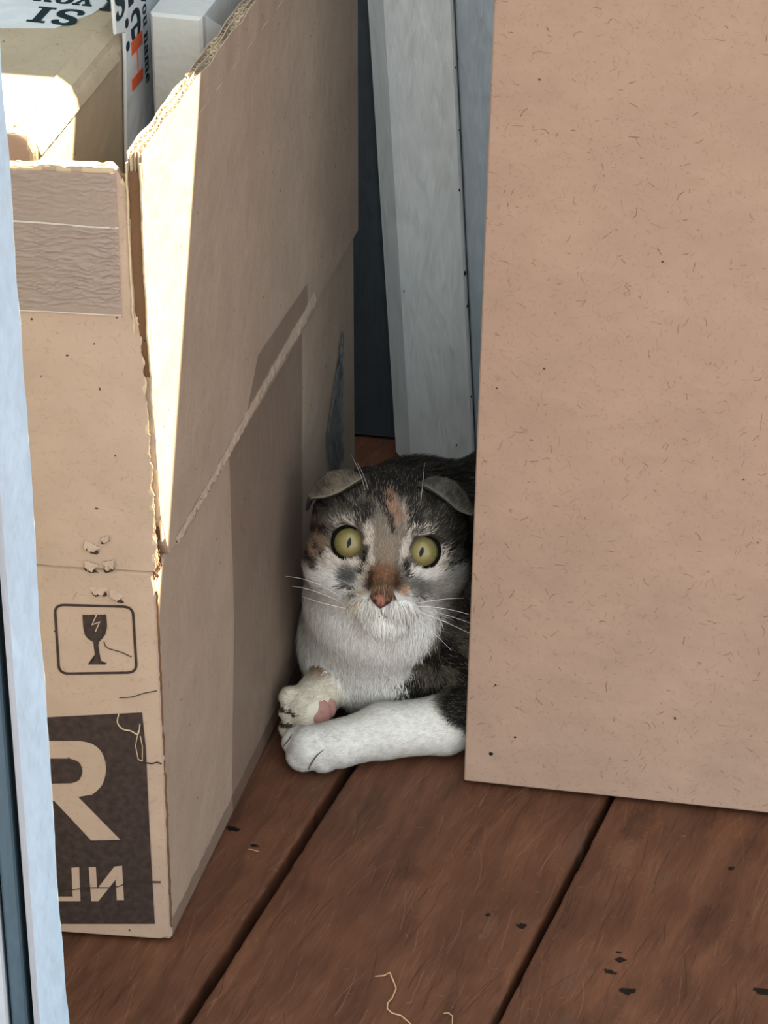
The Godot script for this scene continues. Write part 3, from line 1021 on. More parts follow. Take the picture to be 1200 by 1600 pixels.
func hardboard() -> void:
	# stands on the deck, leaning back a little
	var x_axis := Vector3(0.9822, 0, 0.1880)
	var n := Vector3(-0.1880, 0, 0.9822)
	var b := Basis(x_axis, Vector3.UP, n)
	b = Basis(x_axis, deg_to_rad(-7.6)) * b
	var t := thing("hardboard_sheet", "large tan hardboard sheet with dark flecks leaning upright in front of the kitten's right side", "board", Transform3D(b, Vector3(0.043, 0.0025, -1.3604)))
	var st := start()
	extrude(st, PackedVector2Array([Vector2(0.0002, 0.0006), Vector2(0.0012, 0.0), Vector2(0.16, 0.0012), Vector2(0.56, 0.0), Vector2(0.56, 0.70), Vector2(0.0, 0.70), Vector2(-0.0003, 0.30)]), -0.008, 0.0, 0.0007)
	obj("sheet", st.commit(), M.board, t)
	st = start()
	var nz := noise(300.0, FastNoiseLite.TYPE_SIMPLEX_SMOOTH, 2, 5)
	for e in [[0.0145, 0.0185, 1.1], [0.0152, 0.0600, 0.5], [0.027, 0.0300, 0.6]]:
		st = start()
		var ring := PackedVector2Array()
		for k in 12:
			var a := TAU * k / 12.0
			ring.append(Vector2(e[0], e[1]) + Vector2(cos(a) * 0.001, sin(a) * 0.001) * e[2] * (1.0 + 0.4 * nz.get_noise_2d(cos(a), sin(a) + e[0])))
		extrude(st, ring, -0.0002, 0.00015, 0.0)
		obj("nail_hole", st.commit(), M.chip, t)


func straws() -> void:
	for e in [["straw", "longer pale strand of dry grass bent into a hook, lying on the middle deck board", [[0.0, -0.0045, -1.1992], [0.0, 0.0, -1.1997], [0.003, 0.0030, -1.1985], [0.001, 0.0045, -1.1950], [0.0005, 0.0052, -1.1930], [0.0005, 0.0060, -1.1890], [0.0005, 0.0040, -1.1820], [0.001, 0.0018, -1.1775], [0.001, 0.0016, -1.1735], [0.0005, 0.0040, -1.1708], [0.0, 0.0085, -1.1695], [0.0, 0.0125, -1.1640], [0.0, 0.0160, -1.1560]], 0.0004],
		["straw", "short pale bit of dry grass beside the longer hooked strand on the deck", [[0.0, 0.0290, -1.1712], [0.0012, 0.0315, -1.1702], [0.001, 0.0335, -1.1680], [0.0, 0.0332, -1.1620]], 0.00032],
		["straw", "thin straight pale sliver lying on the deck between the box and the paws", [[0.0, -0.0713, -1.3225 + 0.02], [0.0006, -0.0685, -1.3010], [0.0, -0.0655, -1.3003]], 0.0003]]:
		var st := start()
		var pts := []
		var rad := []
		for i in e[2].size():
			var q: Array = e[2][i]
			pts.append(Vector3(q[1], 0.0006 + q[0], q[2]))
			rad.append(e[3] * (0.6 if i == 0 or i == e[2].size() - 1 else 1.0))
		tube(st, pts, rad, 6)
		var o := obj(e[0], st.commit(), M.straw)
		o.set_meta("label", e[1])
		o.set_meta("category", "straw")

# ---------------------------------------------------------------- the kitten

const EYES := Vector3(0.001, 0.124, -1.4046)     # between the eyes
const UNIT := 0.000352                           # one step of the head's own measure
var head := Basis()
var prims := []
var fur_noise: FastNoiseLite
var fur_fine: FastNoiseLite
const C7 := 0.99255
const S7 := 0.12187


# head measure: a frontal plan of the face (right and down positive) and a height out of it
func hl(px: float, py: float, z: float) -> Vector3:
	var qx := px - 603.0
	var qy := 855.0 - py + 0.12 * z
	return Vector3(qx * C7 - qy * S7, qx * S7 + qy * C7, z)


func hw(px: float, py: float, z: float) -> Vector3:
	return EYES + head * (hl(px, py, z) * UNIT)


func to_plan(p: Vector3) -> Vector3:
	var l := head.transposed() * (p - EYES) / UNIT
	return Vector3(603.0 + l.x * C7 + l.y * S7, 855.0 - (-l.x * S7 + l.y * C7) + 0.12 * l.z, l.z)


func ball(c: Vector3, r: Vector3, k: float, b := Basis()) -> void:
	prims.append([0, c, r, k, b.transposed()])


func head_ball(px: float, py: float, z: float, r: Vector3, k := 14.0) -> void:
	ball(hw(px, py, z), r * UNIT, k * UNIT, head)


func limb(a: Vector3, b: Vector3, ra: float, rb: float, k: float) -> void:
	prims.append([1, a, b, k, ra, rb])


func hollow(c: Vector3, r: float, k: float) -> void:
	prims.append([2, c, r, k])


func one(q: Array, p: Vector3) -> float:
	if q[0] == 0:
		var l: Vector3 = q[4] * (p - q[1])
		var r: Vector3 = q[2]
		var a := l / r
		var k0 := a.length()
		var k1 := (a / r).length()
		if k1 < 1e-9:
			return -minf(r.x, minf(r.y, r.z))
		return k0 * (k0 - 1.0) / k1
	if q[0] == 1:
		var ab: Vector3 = q[2] - q[1]
		var t := clampf((p - q[1]).dot(ab) / ab.length_squared(), 0.0, 1.0)
		return (p - q[1] - ab * t).length() - lerpf(q[4], q[5], t)
	return (p - q[1]).length() - q[2]


func field(p: Vector3, list: Array) -> float:
	var d := 1.0
	for q in list:
		var e := one(q, p)
		var k: float = q[3]
		if q[0] == 2:
			var h := maxf(k - absf(d + e), 0.0) / k
			d = maxf(d, -e) + h * h * k * 0.25
		else:
			var h := maxf(k - absf(d - e), 0.0) / k
			d = minf(d, e) - h * h * k * 0.25
	return d


func seg_w(x: float, y: float, x0: float, y0: float, x1: float, y1: float, w: float) -> float:
	var d := Vector2(x1 - x0, y1 - y0)
	var q := Vector2(x - x0, y - y0)
	var t := clampf(q.dot(d) / d.length_squared(), 0.0, 1.0)
	return clampf((w - (q - d * t).length()) / (w * 0.6), 0.0, 1.0)


func ell_w(x: float, y: float, cx: float, cy: float, rx: float, ry: float, soft := 0.45) -> float:
	return clampf((1.0 - Vector2((x - cx) / rx, (y - cy) / ry).length()) / soft, 0.0, 1.0)


func rgb8(r: int, g: int, b: int) -> Color:
	return Color(r / 255.0, g / 255.0, b / 255.0)


func head_paint(x: float, y: float) -> Color:
	var c := rgb8(100, 94, 85)
	c = c.lerp(rgb8(54, 51, 47), ell_w(x, y, 705, 812, 70, 84))
	c = c.lerp(rgb8(74, 70, 63), ell_w(x, y, 520, 792, 50, 36))
	c = c.lerp(rgb8(34, 32, 30), ell_w(x, y, 618, 738, 112, 62))
	c = c.lerp(rgb8(140, 114, 94), ell_w(x, y, 494, 850, 34, 40))
	c = c.lerp(rgb8(128, 116, 102), ell_w(x, y, 603, 850, 34, 42))
	# whites
	c = c.lerp(rgb8(196, 184, 170), ell_w(x, y, 545, 890, 52, 30))
	c = c.lerp(rgb8(224, 220, 214), ell_w(x, y, 508, 940, 76, 66, 0.3))
	c = c.lerp(rgb8(140, 136, 128), ell_w(x, y, 690, 905, 62, 32))
	c = c.lerp(rgb8(190, 186, 180), ell_w(x, y, 655, 897, 34, 12))
	c = c.lerp(rgb8(222, 218, 212), ell_w(x, y, 610, 953, 98, 40, 0.35))
	# dark marks on the forehead
	for e in [[573, 822, 588, 762, 11.5], [589, 765, 600, 735, 12.0], [645, 832, 635, 762, 12.0], [609, 828, 599, 785, 4.5], [596, 790, 607, 742, 8.0], [624, 786, 628, 745, 8.0], [546, 800, 525, 770, 8.0], [520, 805, 500, 785, 6.0], [668, 800, 690, 782, 9.0], [690, 822, 722, 812, 9.0], [555, 783, 540, 765, 7.0], [560, 808, 566, 770, 6.0], [660, 806, 668, 768, 7.0], [605, 812, 612, 838, 3.5], [500, 812, 488, 800, 6.0], [484, 832, 517, 833, 9.0], [470, 852, 500, 884, 9.0], [497, 846, 512, 872, 4.0], [688, 862, 738, 850, 10.0], [682, 889, 738, 872, 5.0], [700, 840, 735, 832, 6.0]]:
		c = c.lerp(rgb8(36, 33, 31), 0.92 * seg_w(x, y, e[0], e[1], e[2], e[3], e[4]))
	# ginger and cream on the forehead
	c = c.lerp(rgb8(160, 118, 92), 0.75 * seg_w(x, y, 610, 786, 616, 824, 9.0))
	c = c.lerp(rgb8(178, 154, 138), 0.8 * seg_w(x, y, 627, 805, 631, 828, 6.0))
	c = c.lerp(rgb8(40, 36, 34), 0.8 * seg_w(x, y, 610, 826, 605, 795, 3.5))
	# pale rims by the eyes
	for e in [[579, 828, 582, 878, 6.5], [635, 842, 627, 884, 7.0], [530, 824, 566, 823, 3.4], [644, 832, 668, 836, 3.4], [640, 890, 685, 888, 5.5], [523, 868, 556, 880, 7.0], [688, 855, 684, 880, 5.0]]:
		c = c.lerp(rgb8(206, 192, 180), 0.85 * seg_w(x, y, e[0], e[1], e[2], e[3], e[4]))
	# nose bridge
	c = c.lerp(rgb8(132, 116, 100), ell_w(x, y, 603, 872, 18, 24))
	c = c.lerp(rgb8(114, 82, 61), ell_w(x, y, 599, 903, 27, 24, 0.3))
	c = c.lerp(rgb8(66, 44, 33), 0.8 * seg_w(x, y, 577, 918, 582, 895, 6.0))
	c = c.lerp(rgb8(66, 44, 33), 0.8 * seg_w(x, y, 621, 920, 618, 900, 6.0))
	c = c.lerp(rgb8(190, 160, 124), 0.6 * ell_w(x, y, 567, 924, 10, 6))
	c = c.lerp(rgb8(176, 124, 90), 0.7 * ell_w(x, y, 629, 922, 8, 10))
	c = c.lerp(rgb8(216, 210, 204), ell_w(x, y, 600, 956, 48, 18, 0.4))
	# smudges below the eyes
	c = c.lerp(rgb8(84, 84, 82), ell_w(x, y, 549, 899, 18, 19, 0.5))
	c = c.lerp(rgb8(98, 96, 92), ell_w(x, y, 649, 914, 18, 15, 0.5))
	c = c.lerp(rgb8(24, 20, 19), seg_w(x, y, 571, 868, 567, 893, 6.5))
	c = c.lerp(rgb8(24, 20, 19), seg_w(x, y, 630, 882, 633, 900, 5.5))
	c = c.lerp(rgb8(50, 42, 38), 0.9 * seg_w(x, y, 536, 914, 557, 919, 3.0))
	c = c.lerp(rgb8(60, 48, 42), 0.7 * seg_w(x, y, 545, 926, 563, 931, 2.2))
	c = c.lerp(rgb8(70, 56, 48), 0.8 * seg_w(x, y, 640, 928, 660, 927, 2.4))
	return c


func marks(x: float, y: float, p: Vector3) -> Color:
	var m := p * 1000.0
	var wx := fur_fine.get_noise_3d(m.x * 1.3, m.y * 1.3, m.z) * 4.0 + fur_noise.get_noise_3dv(m) * 3.0
	var wy := fur_fine.get_noise_3d(m.y + 40.0, m.x, m.z) * 6.0 + fur_noise.get_noise_3d(m.y, m.z, m.x + 90.0) * 3.0
	var k := clampf((absf(x - 600.0) + absf(y - 925.0)) / 60.0 - 0.5, 0.1, 1.0)
	return head_paint(x + wx * k, y + wy * k)


func body_paint(p: Vector3) -> Color:
	var n := fur_noise.get_noise_3dv(p * 1000.0)
	var lim := (lerpf(0.008, 0.015, (p.y - 0.03) / 0.02) if p.y < 0.05 else lerpf(0.015, 0.031, (p.y - 0.05) / 0.04)) + n * 0.006
	var w := clampf((lim - p.x) / 0.003, 0.0, 1.0) * clampf((p.z + 1.468) / 0.012, 0.0, 1.0) * clampf((0.118 - p.y) / 0.015, 0.0, 1.0)
	var near := 1.0
	for q in leg_prims:
		near = minf(near, one(q, p))
	var leg := clampf((0.0045 - near) / 0.002, 0.0, 1.0)
	if p.x > 0.028:
		leg *= clampf((0.036 - (p.x - 0.028) * 0.75 + n * 0.002 - p.y) / 0.003, 0.0, 1.0)
	var s := sin((p.x * 0.75 + p.y * 0.55 + p.z * 0.35 + n * 0.006) * TAU / 0.021)
	var c := rgb8(92, 86, 76).lerp(rgb8(38, 36, 33), clampf(s * 1.6 + 0.45, 0.0, 1.0))
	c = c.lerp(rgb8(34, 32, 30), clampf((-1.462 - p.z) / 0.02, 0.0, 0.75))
	c = c.lerp(rgb8(224, 221, 214), maxf(w, leg))
	# the far paw is tan on top
	var far := 1.0
	for q in far_prims:
		far = minf(far, one(q, p))
	if far < 0.0035 and p.z > -1.422 and p.y < 0.05:
		c = rgb8(208, 200, 182).lerp(rgb8(128, 106, 84), clampf((p.y - 0.0375 + n * 0.003) / 0.004, 0.0, 1.0))
		if p.x < -0.046 and (absf(p.y - 0.0245 - n * 0.001) < 0.0011 or absf(p.y - 0.0168) < 0.0009):
			c = rgb8(58, 46, 40)
	return c


func coat(p: Vector3) -> Color:
	var q := to_plan(p)
	var d := Vector3((q.x - 605.0) / 165.0, (q.y - 840.0) / 150.0, (q.z + 25.0) / 115.0).length()
	var c: Color
	var k := clampf((d - 0.88) / 0.14, 0.0, 1.0)
	if q.y > 930.0:
		k = maxf(k, clampf((q.y - 945.0) / 30.0, 0.0, 1.0))
	if k <= 0.0:
		c = marks(q.x, q.y, p)
	elif k >= 1.0:
		c = body_paint(p)
	else:
		c = marks(q.x, q.y, p).lerp(body_paint(p), k)
	return c


# photographed tone of the coat to the colour of the hair itself
func hair_color(c: Color, gain: float) -> Color:
	var l := c.srgb_to_linear()
	return Color(minf(l.r * gain, 0.92), minf(l.g * gain, 0.92), minf(l.b * gain, 0.92))


func surface_nets(lo: Vector3, hi: Vector3, cell: float) -> Dictionary:
	var bs := 8
	var nb := Vector3i(((hi - lo) / (cell * bs)).ceil())
	var n := nb * bs + Vector3i.ONE
	var vals := PackedFloat32Array()
	vals.resize(n.x * n.y * n.z)
	var sy := n.x
	var sz := n.x * n.y
	var active := []
	var rad := cell * bs * 0.87
	for bz in nb.z:
		for by in nb.y:
			for bx in nb.x:
				var c := lo + Vector3(bx + 0.5, by + 0.5, bz + 0.5) * cell * bs
				var ds := []
				var best := 1.0
				for q in prims:
					var e := one(q, c)
					ds.append(e)
					if q[0] != 2:
						best = minf(best, e)
				var local := []
				var full := field(c, prims)
				if absf(full) < rad * 1.7 + 0.004:
					for i in prims.size():
						if ds[i] < best + rad * 2.6 + 0.018 or (prims[i][0] == 2 and ds[i] < rad * 1.5):
							local.append(prims[i])
					active.append(Vector3i(bx, by, bz))
				var ex := bs + (1 if bx == nb.x - 1 else 0)
				var ey := bs + (1 if by == nb.y - 1 else 0)
				var ez := bs + (1 if bz == nb.z - 1 else 0)
				for k in ez:
					for j in ey:
						var at := bx * bs + (by * bs + j) * sy + (bz * bs + k) * sz
						for i in ex:
							vals[at + i] = full if local.is_empty() else field(lo + Vector3(bx * bs + i, by * bs + j, bz * bs + k) * cell, local)
	var pos := PackedVector3Array()
	var nrm := PackedVector3Array()
	var id := {}
	var idx := PackedInt32Array()
	var corner := [0, 1, sy, sy + 1, sz, sz + 1, sz + sy, sz + sy + 1]
	var off := [Vector3(0, 0, 0), Vector3(1, 0, 0), Vector3(0, 1, 0), Vector3(1, 1, 0), Vector3(0, 0, 1), Vector3(1, 0, 1), Vector3(0, 1, 1), Vector3(1, 1, 1)]
	var pairs := [[0, 1], [2, 3], [4, 5], [6, 7], [0, 2], [1, 3], [4, 6], [5, 7], [0, 4], [1, 5], [2, 6], [3, 7]]
	for b in active:
		for k in bs:
			for j in bs:
				for i in bs:
					var g := Vector3i(b.x * bs + i, b.y * bs + j, b.z * bs + k)
					var at := g.x + g.y * sy + g.z * sz
					var v := []
					var neg := 0
					for c in 8:
						var f := vals[at + corner[c]]
						v.append(f)
						if f < 0.0:
							neg += 1
					if neg == 0 or neg == 8:
						continue
					var sum := Vector3.ZERO
					var cnt := 0
					for e in pairs:
						var fa: float = v[e[0]]
						var fb: float = v[e[1]]
						if (fa < 0.0) != (fb < 0.0):
							sum += (off[e[0]] as Vector3).lerp(off[e[1]], fa / (fa - fb))
							cnt += 1
					id[at] = pos.size()
					pos.append(lo + (Vector3(g) + sum / cnt) * cell)
					nrm.append(Vector3(v[1] + v[3] + v[5] + v[7] - v[0] - v[2] - v[4] - v[6], v[2] + v[3] + v[6] + v[7] - v[0] - v[1] - v[4] - v[5], v[4] + v[5] + v[6] + v[7] - v[0] - v[1] - v[2] - v[3]).normalized())
	for at in id:
		for ax in [[1, sy, sz], [sy, sz, 1], [sz, 1, sy]]:
			if at + ax[0] >= vals.size():
				continue
			var fa := vals[at]
			var fb := vals[at + ax[0]]
			if (fa < 0.0) == (fb < 0.0):
				continue
			var a: int = at
			var b2: int = at - ax[1]
			var c2: int = at - ax[1] - ax[2]
			var d2: int = at - ax[2]
			if not (id.has(b2) and id.has(c2) and id.has(d2)):
				continue
			var quad := [id[a], id[b2], id[c2], id[d2]]
			for t in [[0, 1, 2], [0, 2, 3]]:
				var i0: int = quad[t[0]]
				var i1: int = quad[t[1]]
				var i2: int = quad[t[2]]
				if (pos[i2] - pos[i0]).cross(pos[i1] - pos[i0]).dot(nrm[i0] + nrm[i1] + nrm[i2]) < 0.0:
					var s := i1
					i1 = i2
					i2 = s
				idx.append(i0)
				idx.append(i1)
				idx.append(i2)
	return {"pos": pos, "nrm": nrm, "idx": idx}


func array_mesh(pos: PackedVector3Array, nrm: PackedVector3Array, col: PackedColorArray, idx: PackedInt32Array) -> ArrayMesh:
	var a := []
	a.resize(Mesh.ARRAY_MAX)
	a[Mesh.ARRAY_VERTEX] = pos
	a[Mesh.ARRAY_NORMAL] = nrm
	a[Mesh.ARRAY_COLOR] = col
	a[Mesh.ARRAY_INDEX] = idx
	var m := ArrayMesh.new()
	m.add_surface_from_arrays(Mesh.PRIMITIVE_TRIANGLES, a)
	return m


func close(p: Vector3) -> bool:
	if p.y > 0.05 or p.z < -1.425:
		return false
	for q in leg_prims:
		if one(q, p) < 0.0035:
			return true
	for q in far_prims:
		if one(q, p) < 0.003:
			return true
	return false


# direction and length (mm) of the coat at a place
func lie(p: Vector3, n: Vector3) -> Vector4:
	var q := to_plan(p)
	var d := Vector3((q.x - 605.0) / 160.0, (q.y - 840.0) / 140.0, (q.z + 25.0) / 110.0).length()
	var nose := hw(597, 944, 66)
	var dir: Vector3
	var l: float
	if d < 0.98 and q.y < 985.0:
		dir = p - nose
		var r := dir.length() / UNIT
		l = clampf(0.9 + r * 0.030, 1.0, 5.5) if q.y < 940.0 or absf(q.x - 600.0) > 48.0 else 0.75
		if q.y > 925.0:
			dir = dir.lerp(Vector3(0, -0.03, 0), 0.4)
	elif close(p):
		dir = Vector3(-1, -0.25, 0.1)
		l = 3.0
	elif p.x < 0.03 and p.z > -1.47:
		dir = Vector3(p.x * 6.0, -1.0, 0.25)
		l = 9.0 if p.y > 0.045 else 13.0
	else:
		dir = Vector3(0.9, -0.45, -0.2)
		l = 8.0
	dir = dir - n * dir.dot(n)
	return Vector4(dir.x, dir.y, dir.z, l)


func hairs(pos: PackedVector3Array, nrm: PackedVector3Array, idx: PackedInt32Array, density: float, paint: Callable, lay: Callable, out: Dictionary) -> void:
	var carry := 0.0
	for t in range(0, idx.size(), 3):
		var a := pos[idx[t]]
		var b := pos[idx[t + 1]]
		var c := pos[idx[t + 2]]
		var rate := density
		if a.z < -1.475 or a.x > 0.075:
			rate *= 0.16
		carry += (b - a).cross(c - a).length() * 0.5 * rate
		while carry >= 1.0:
			carry -= 1.0
			var u := rng.randf()
			var v := rng.randf()
			if u + v > 1.0:
				u = 1.0 - u
				v = 1.0 - v
			var p := a + (b - a) * u + (c - a) * v
			var n := (nrm[idx[t]] * (1.0 - u - v) + nrm[idx[t + 1]] * u + nrm[idx[t + 2]] * v).normalized()
			if bare(p):
				continue
			var f: Vector4 = lay.call(p, n)
			var d := Vector3(f.x, f.y, f.z).normalized()
			var side := n.cross(d).normalized()
			var clump := fur_fine.get_noise_3dv(p * 1000.0)
			d = (d + side * (clump * 0.9 + rng.randf_range(-0.22, 0.22)) + n * rng.randf_range(0.16, 0.5)).normalized()
			side = n.cross(d).normalized()
			var l := f.w * 0.001 * rng.randf_range(0.6, 1.15)
			var w := 0.00010 + 0.000012 * f.w
			var col: Color = paint.call(p - d * l * rng.randf_range(0.0, 0.7) + side * rng.randf_range(-0.0009, 0.0009))
			var lum := col.get_luminance()
			var k := rng.randf_range(0.78, 1.22) * (1.0 + clump * 0.25)
			var shade := hair_color(col, 1.15 * k)
			if lum < 0.55 and rng.randf() < 0.12:
				shade = shade.lerp(hair_color(rgb8(170, 158, 140), 1.1), 0.32)
			var mid := p + d * l * 0.5
			var tip := p + (d - n * 0.22).normalized() * l
			var base: int = out.pos.size()
			var ns := (n + d * 0.15 + side * rng.randf_range(-0.25, 0.25)).normalized()
			for e in [p - n * 0.0003 - side * w, p - n * 0.0003 + side * w, mid - side * w * 0.8, mid + side * w * 0.8, tip]:
				out.pos.append(e)
				out.nrm.append(ns)
				out.col.append(shade)
			for e in [0, 1, 2, 1, 3, 2, 2, 3, 4]:
				out.idx.append(base + e)


func bare(p: Vector3) -> bool:
	for e in no_hair:
		if p.distance_squared_to(e[0]) < e[1] * e[1]:
			return true
	return false


var no_hair := []
var leg_prims := []
var far_prims := []
var toes := [Vector3(-0.0459, 0.0135, -1.3815), Vector3(-0.0435, 0.0092, -1.3745), Vector3(-0.0330, 0.0092, -1.3735)]


func kitten() -> void:
	fur_noise = noise(0.07, FastNoiseLite.TYPE_SIMPLEX_SMOOTH, 3, 4)
	fur_fine = noise(0.22, FastNoiseLite.TYPE_SIMPLEX_SMOOTH, 2, 14)
	var f := Vector3(0, 0.4226, 0.9063)
	var u0 := Vector3(0, 0.9063, -0.4226)
	var u := u0 * C7 + Vector3.RIGHT * S7
	var r := Vector3.RIGHT * C7 - u0 * S7
	head = Basis(r, u, f)
	var cat := thing("cat", "tabby and white kitten with folded ears lying between the box and the hardboard", "cat")

	# head
	head_ball(610, 820, -45, Vector3(118, 86, 92))
	head_ball(540, 880, -28, Vector3(62, 56, 56), 22)
	head_ball(664, 888, -28, Vector3(64, 54, 56), 22)
	head_ball(602, 885, 0, Vector3(62, 60, 46), 26)
	limb(hw(604, 846, 18), hw(598, 916, 54), 26 * UNIT, 18 * UNIT, 14 * UNIT)
	head_ball(577, 941, 35, Vector3(31, 21, 24), 12)
	head_ball(621, 944, 35, Vector3(31, 21, 24), 12)
	head_ball(600, 964, 30, Vector3(36, 18, 25), 10)
	head_ball(545, 820, 6, Vector3(36, 18, 24), 14)
	head_ball(664, 832, 6, Vector3(36, 18, 24), 14)
	head_ball(545, 878, 14, Vector3(36, 16, 20), 14)
	head_ball(660, 891, 14, Vector3(36, 16, 20), 14)
	var eye_at := [hw(548, 848, 12), hw(658, 861, 12)]
	var gaze := [(head.z - head.x * 0.10 + head.y * 0.10).normalized(), (head.z + head.x * 0.10 + head.y * 0.10).normalized()]
	for i in 2:
		hollow(eye_at[i] + gaze[i] * 20 * UNIT, 29.0 * UNIT, 4 * UNIT)
		no_hair.append([eye_at[i] + gaze[i] * 20 * UNIT, 28.5 * UNIT])
	# body
	limb(hw(608, 850, -70), Vector3(0.018, 0.07, -1.475), 0.036, 0.045, 0.012)
	ball(Vector3(0.0, 0.042, -1.443), Vector3(0.0465, 0.043, 0.043), 0.012)
	ball(Vector3(0.001, 0.076, -1.428), Vector3(0.0435, 0.036, 0.042), 0.014)
	ball(Vector3(0.020, 0.062, -1.50), Vector3(0.050, 0.054, 0.055), 0.014)
	ball(Vector3(0.044, 0.054, -1.450), Vector3(0.032, 0.046, 0.045), 0.012)
	ball(Vector3(0.085, 0.060, -1.52), Vector3(0.06, 0.056, 0.058), 0.014)
	ball(Vector3(0.150, 0.056, -1.56), Vector3(0.062, 0.055, 0.060), 0.014)
	ball(Vector3(0.165, 0.042, -1.515), Vector3(0.042, 0.040, 0.036), 0.010)
	limb(Vector3(0.10, 0.0125, -1.475), Vector3(0.16, 0.014, -1.485), 0.011, 0.0125, 0.006)
	limb(Vector3(0.205, 0.03, -1.58), Vector3(0.222, 0.013, -1.50), 0.012, 0.011, 0.008)
	limb(Vector3(0.222, 0.013, -1.50), Vector3(0.175, 0.012, -1.455), 0.011, 0.0085, 0.004)
	# the foreleg stretched along the boards
	limb(Vector3(0.052, 0.052, -1.432), Vector3(0.064, 0.025, -1.413), 0.024, 0.018, 0.008)
	limb(Vector3(0.064, 0.024, -1.413), Vector3(0.0332, 0.0178, -1.3915), 0.0175, 0.0158, 0.006)
	limb(Vector3(0.0332, 0.0178, -1.3915), Vector3(0.0, 0.0172, -1.3865), 0.0158, 0.0148, 0.004)
	limb(Vector3(0.0, 0.0172, -1.3865), Vector3(-0.0243, 0.0150, -1.3775), 0.0148, 0.0122, 0.004)
	limb(Vector3(-0.0243, 0.0150, -1.3775), Vector3(-0.0395, 0.0140, -1.3760), 0.0122, 0.0118, 0.004)
	for e in toes:
		ball(e, Vector3(0.0094, 0.0085, 0.0088), 0.0014)
	leg_prims = prims.slice(-8)
	# the folded far paw
	limb(Vector3(-0.020, 0.028, -1.430), Vector3(-0.0325, 0.0285, -1.412), 0.012, 0.0115, 0.006)
	limb(Vector3(-0.0325, 0.0285, -1.412), Vector3(-0.041, 0.0215, -1.403), 0.0115, 0.0135, 0.004)
	for e in [[0.0285, -1.4025], [0.0208, -1.399], [0.0125, -1.3955]]:
		limb(Vector3(-0.041, e[0] - 0.0005, e[1] - 0.001), Vector3(-0.0515, e[0], e[1]), 0.0062, 0.0058, 0.0014)

	far_prims = prims.slice(-5)
	var net := surface_nets(Vector3(-0.066, -0.004, -1.64), Vector3(0.245, 0.19, -1.345), 0.0018)
	var col := PackedColorArray()
	for p in net.pos:
		col.append(hair_color(coat(p), 1.05))
	obj("body", array_mesh(net.pos, net.nrm, col, net.idx), M.cat_skin, cat)

	var fur := {"pos": PackedVector3Array(), "nrm": PackedVector3Array(), "col": PackedColorArray(), "idx": PackedInt32Array()}
	no_hair.append([hw(596, 932, 68), 19 * UNIT])
	no_hair.append([Vector3(-0.0345, 0.0250, -1.3920), 0.0070])
	no_hair.append([Vector3(-0.0298, 0.0258, -1.3965), 0.0055])
	no_hair.append([Vector3(-0.0382, 0.0180, -1.3900), 0.0045])
	for e in [[598, 958], [590, 961], [584, 962], [578, 962], [570, 961], [603, 960], [607, 962], [614, 963], [620, 963], [627, 962], [597, 951]]:
		no_hair.append([on_face(e[0], e[1], 0.0), 3.6 * UNIT])
	hairs(net.pos, net.nrm, net.idx, 4.2e6, coat, lie, fur)
	no_hair.clear()
	ears(cat, fur)
	var fm := obj("fur", array_mesh(fur.pos, fur.nrm, fur.col, fur.idx), M.cat_fur, cat)
	fm.set_meta("kind", "stuff")

	# eyes
	var pupils := [hw(547.6, 845, 12), hw(656.5, 859, 12)]
	for i in 2:
		var e: Vector3 = eye_at[i]
		var look: Vector3 = (head.z + (pupils[i] - e) / (28.0 * UNIT)).normalized()
		var rad := 28.0 * UNIT
		var bx: Vector3 = head.y.cross(look).normalized()
		var by: Vector3 = look.cross(bx)
		var pos := PackedVector3Array()
		var nrm := PackedVector3Array()
		var cl := PackedColorArray()
		var ix := PackedInt32Array()
		for j in 41:
			var th := PI * 0.62 * j / 40.0
			for k in 49:
				var ph := TAU * k / 48.0
				var n: Vector3 = (bx * cos(ph) + by * sin(ph)) * sin(th) + look * cos(th)
				pos.append(e + n * rad)
				nrm.append(n)
				var ray := 0.5 + 0.5 * sin(ph * 23.0 + 2.0 * sin(ph * 7.0))
				var c := rgb8(172, 156, 104).lerp(rgb8(128, 118, 74), smoothstep(0.25, 0.8, th))
				c = c.lerp(rgb8(168, 162, 104), 0.25 * ray)
				c = c.lerp(rgb8(76, 80, 44), smoothstep(0.82, 0.98, th) * 0.8)
				cl.append(hair_color(c, 0.66))
		for j in 40:
			for k in 48:
				var a := j * 49 + k
				for q in [a, a + 1, a + 49, a + 1, a + 50, a + 49]:
					ix.append(q)
		var eye := obj("eye", array_mesh(pos, nrm, cl, ix), M.iris, cat)
		var st := start()
		var slit := func(s: float, t: float) -> Vector3:
			var a := s * TAU
			var x := cos(a) * 0.115 * t
			var y := sin(a) * 0.29 * t * (1.0 - 0.25 * absf(cos(a)))
			var n: Vector3 = (look + bx * (x + y * 0.12) + by * y).normalized()
			return e + n * (rad + 0.00012)
		shell(st, 24, 4, slit, 0.0)
		obj("pupil", st.commit(), M.pupil, eye)
		# dark lid margin, drawn out at the inner corner
		st = start()
		var inner := 1.0 if i == 0 else -1.0
		var pts := []
		var radii := []
		for k in 41:
			var a := TAU * k / 40.0
			var corner := pow(maxf(0.0, cos(a - (atan2(-0.75, inner)))), 10.0)
			var th := asin(24.6 / 28.0) * (1.0 + 0.16 * corner)
			var rx: Vector3 = head.y.cross(gaze[i]).normalized()
			var ry: Vector3 = (gaze[i] as Vector3).cross(rx)
			var n: Vector3 = (rx * cos(a) + ry * sin(a) * 0.99) * sin(th) + gaze[i] * cos(th)
			pts.append(e + n * (rad + 0.0004) + gaze[i] * 0.0010 + head.x * inner * 1.5 * UNIT)
			radii.append((2.7 + 1.8 * corner + 0.7 * maxf(0.0, sin(a))) * UNIT)
		tube(st, pts, radii, 8)
		obj("eyelid", st.commit(), M.lid, cat)

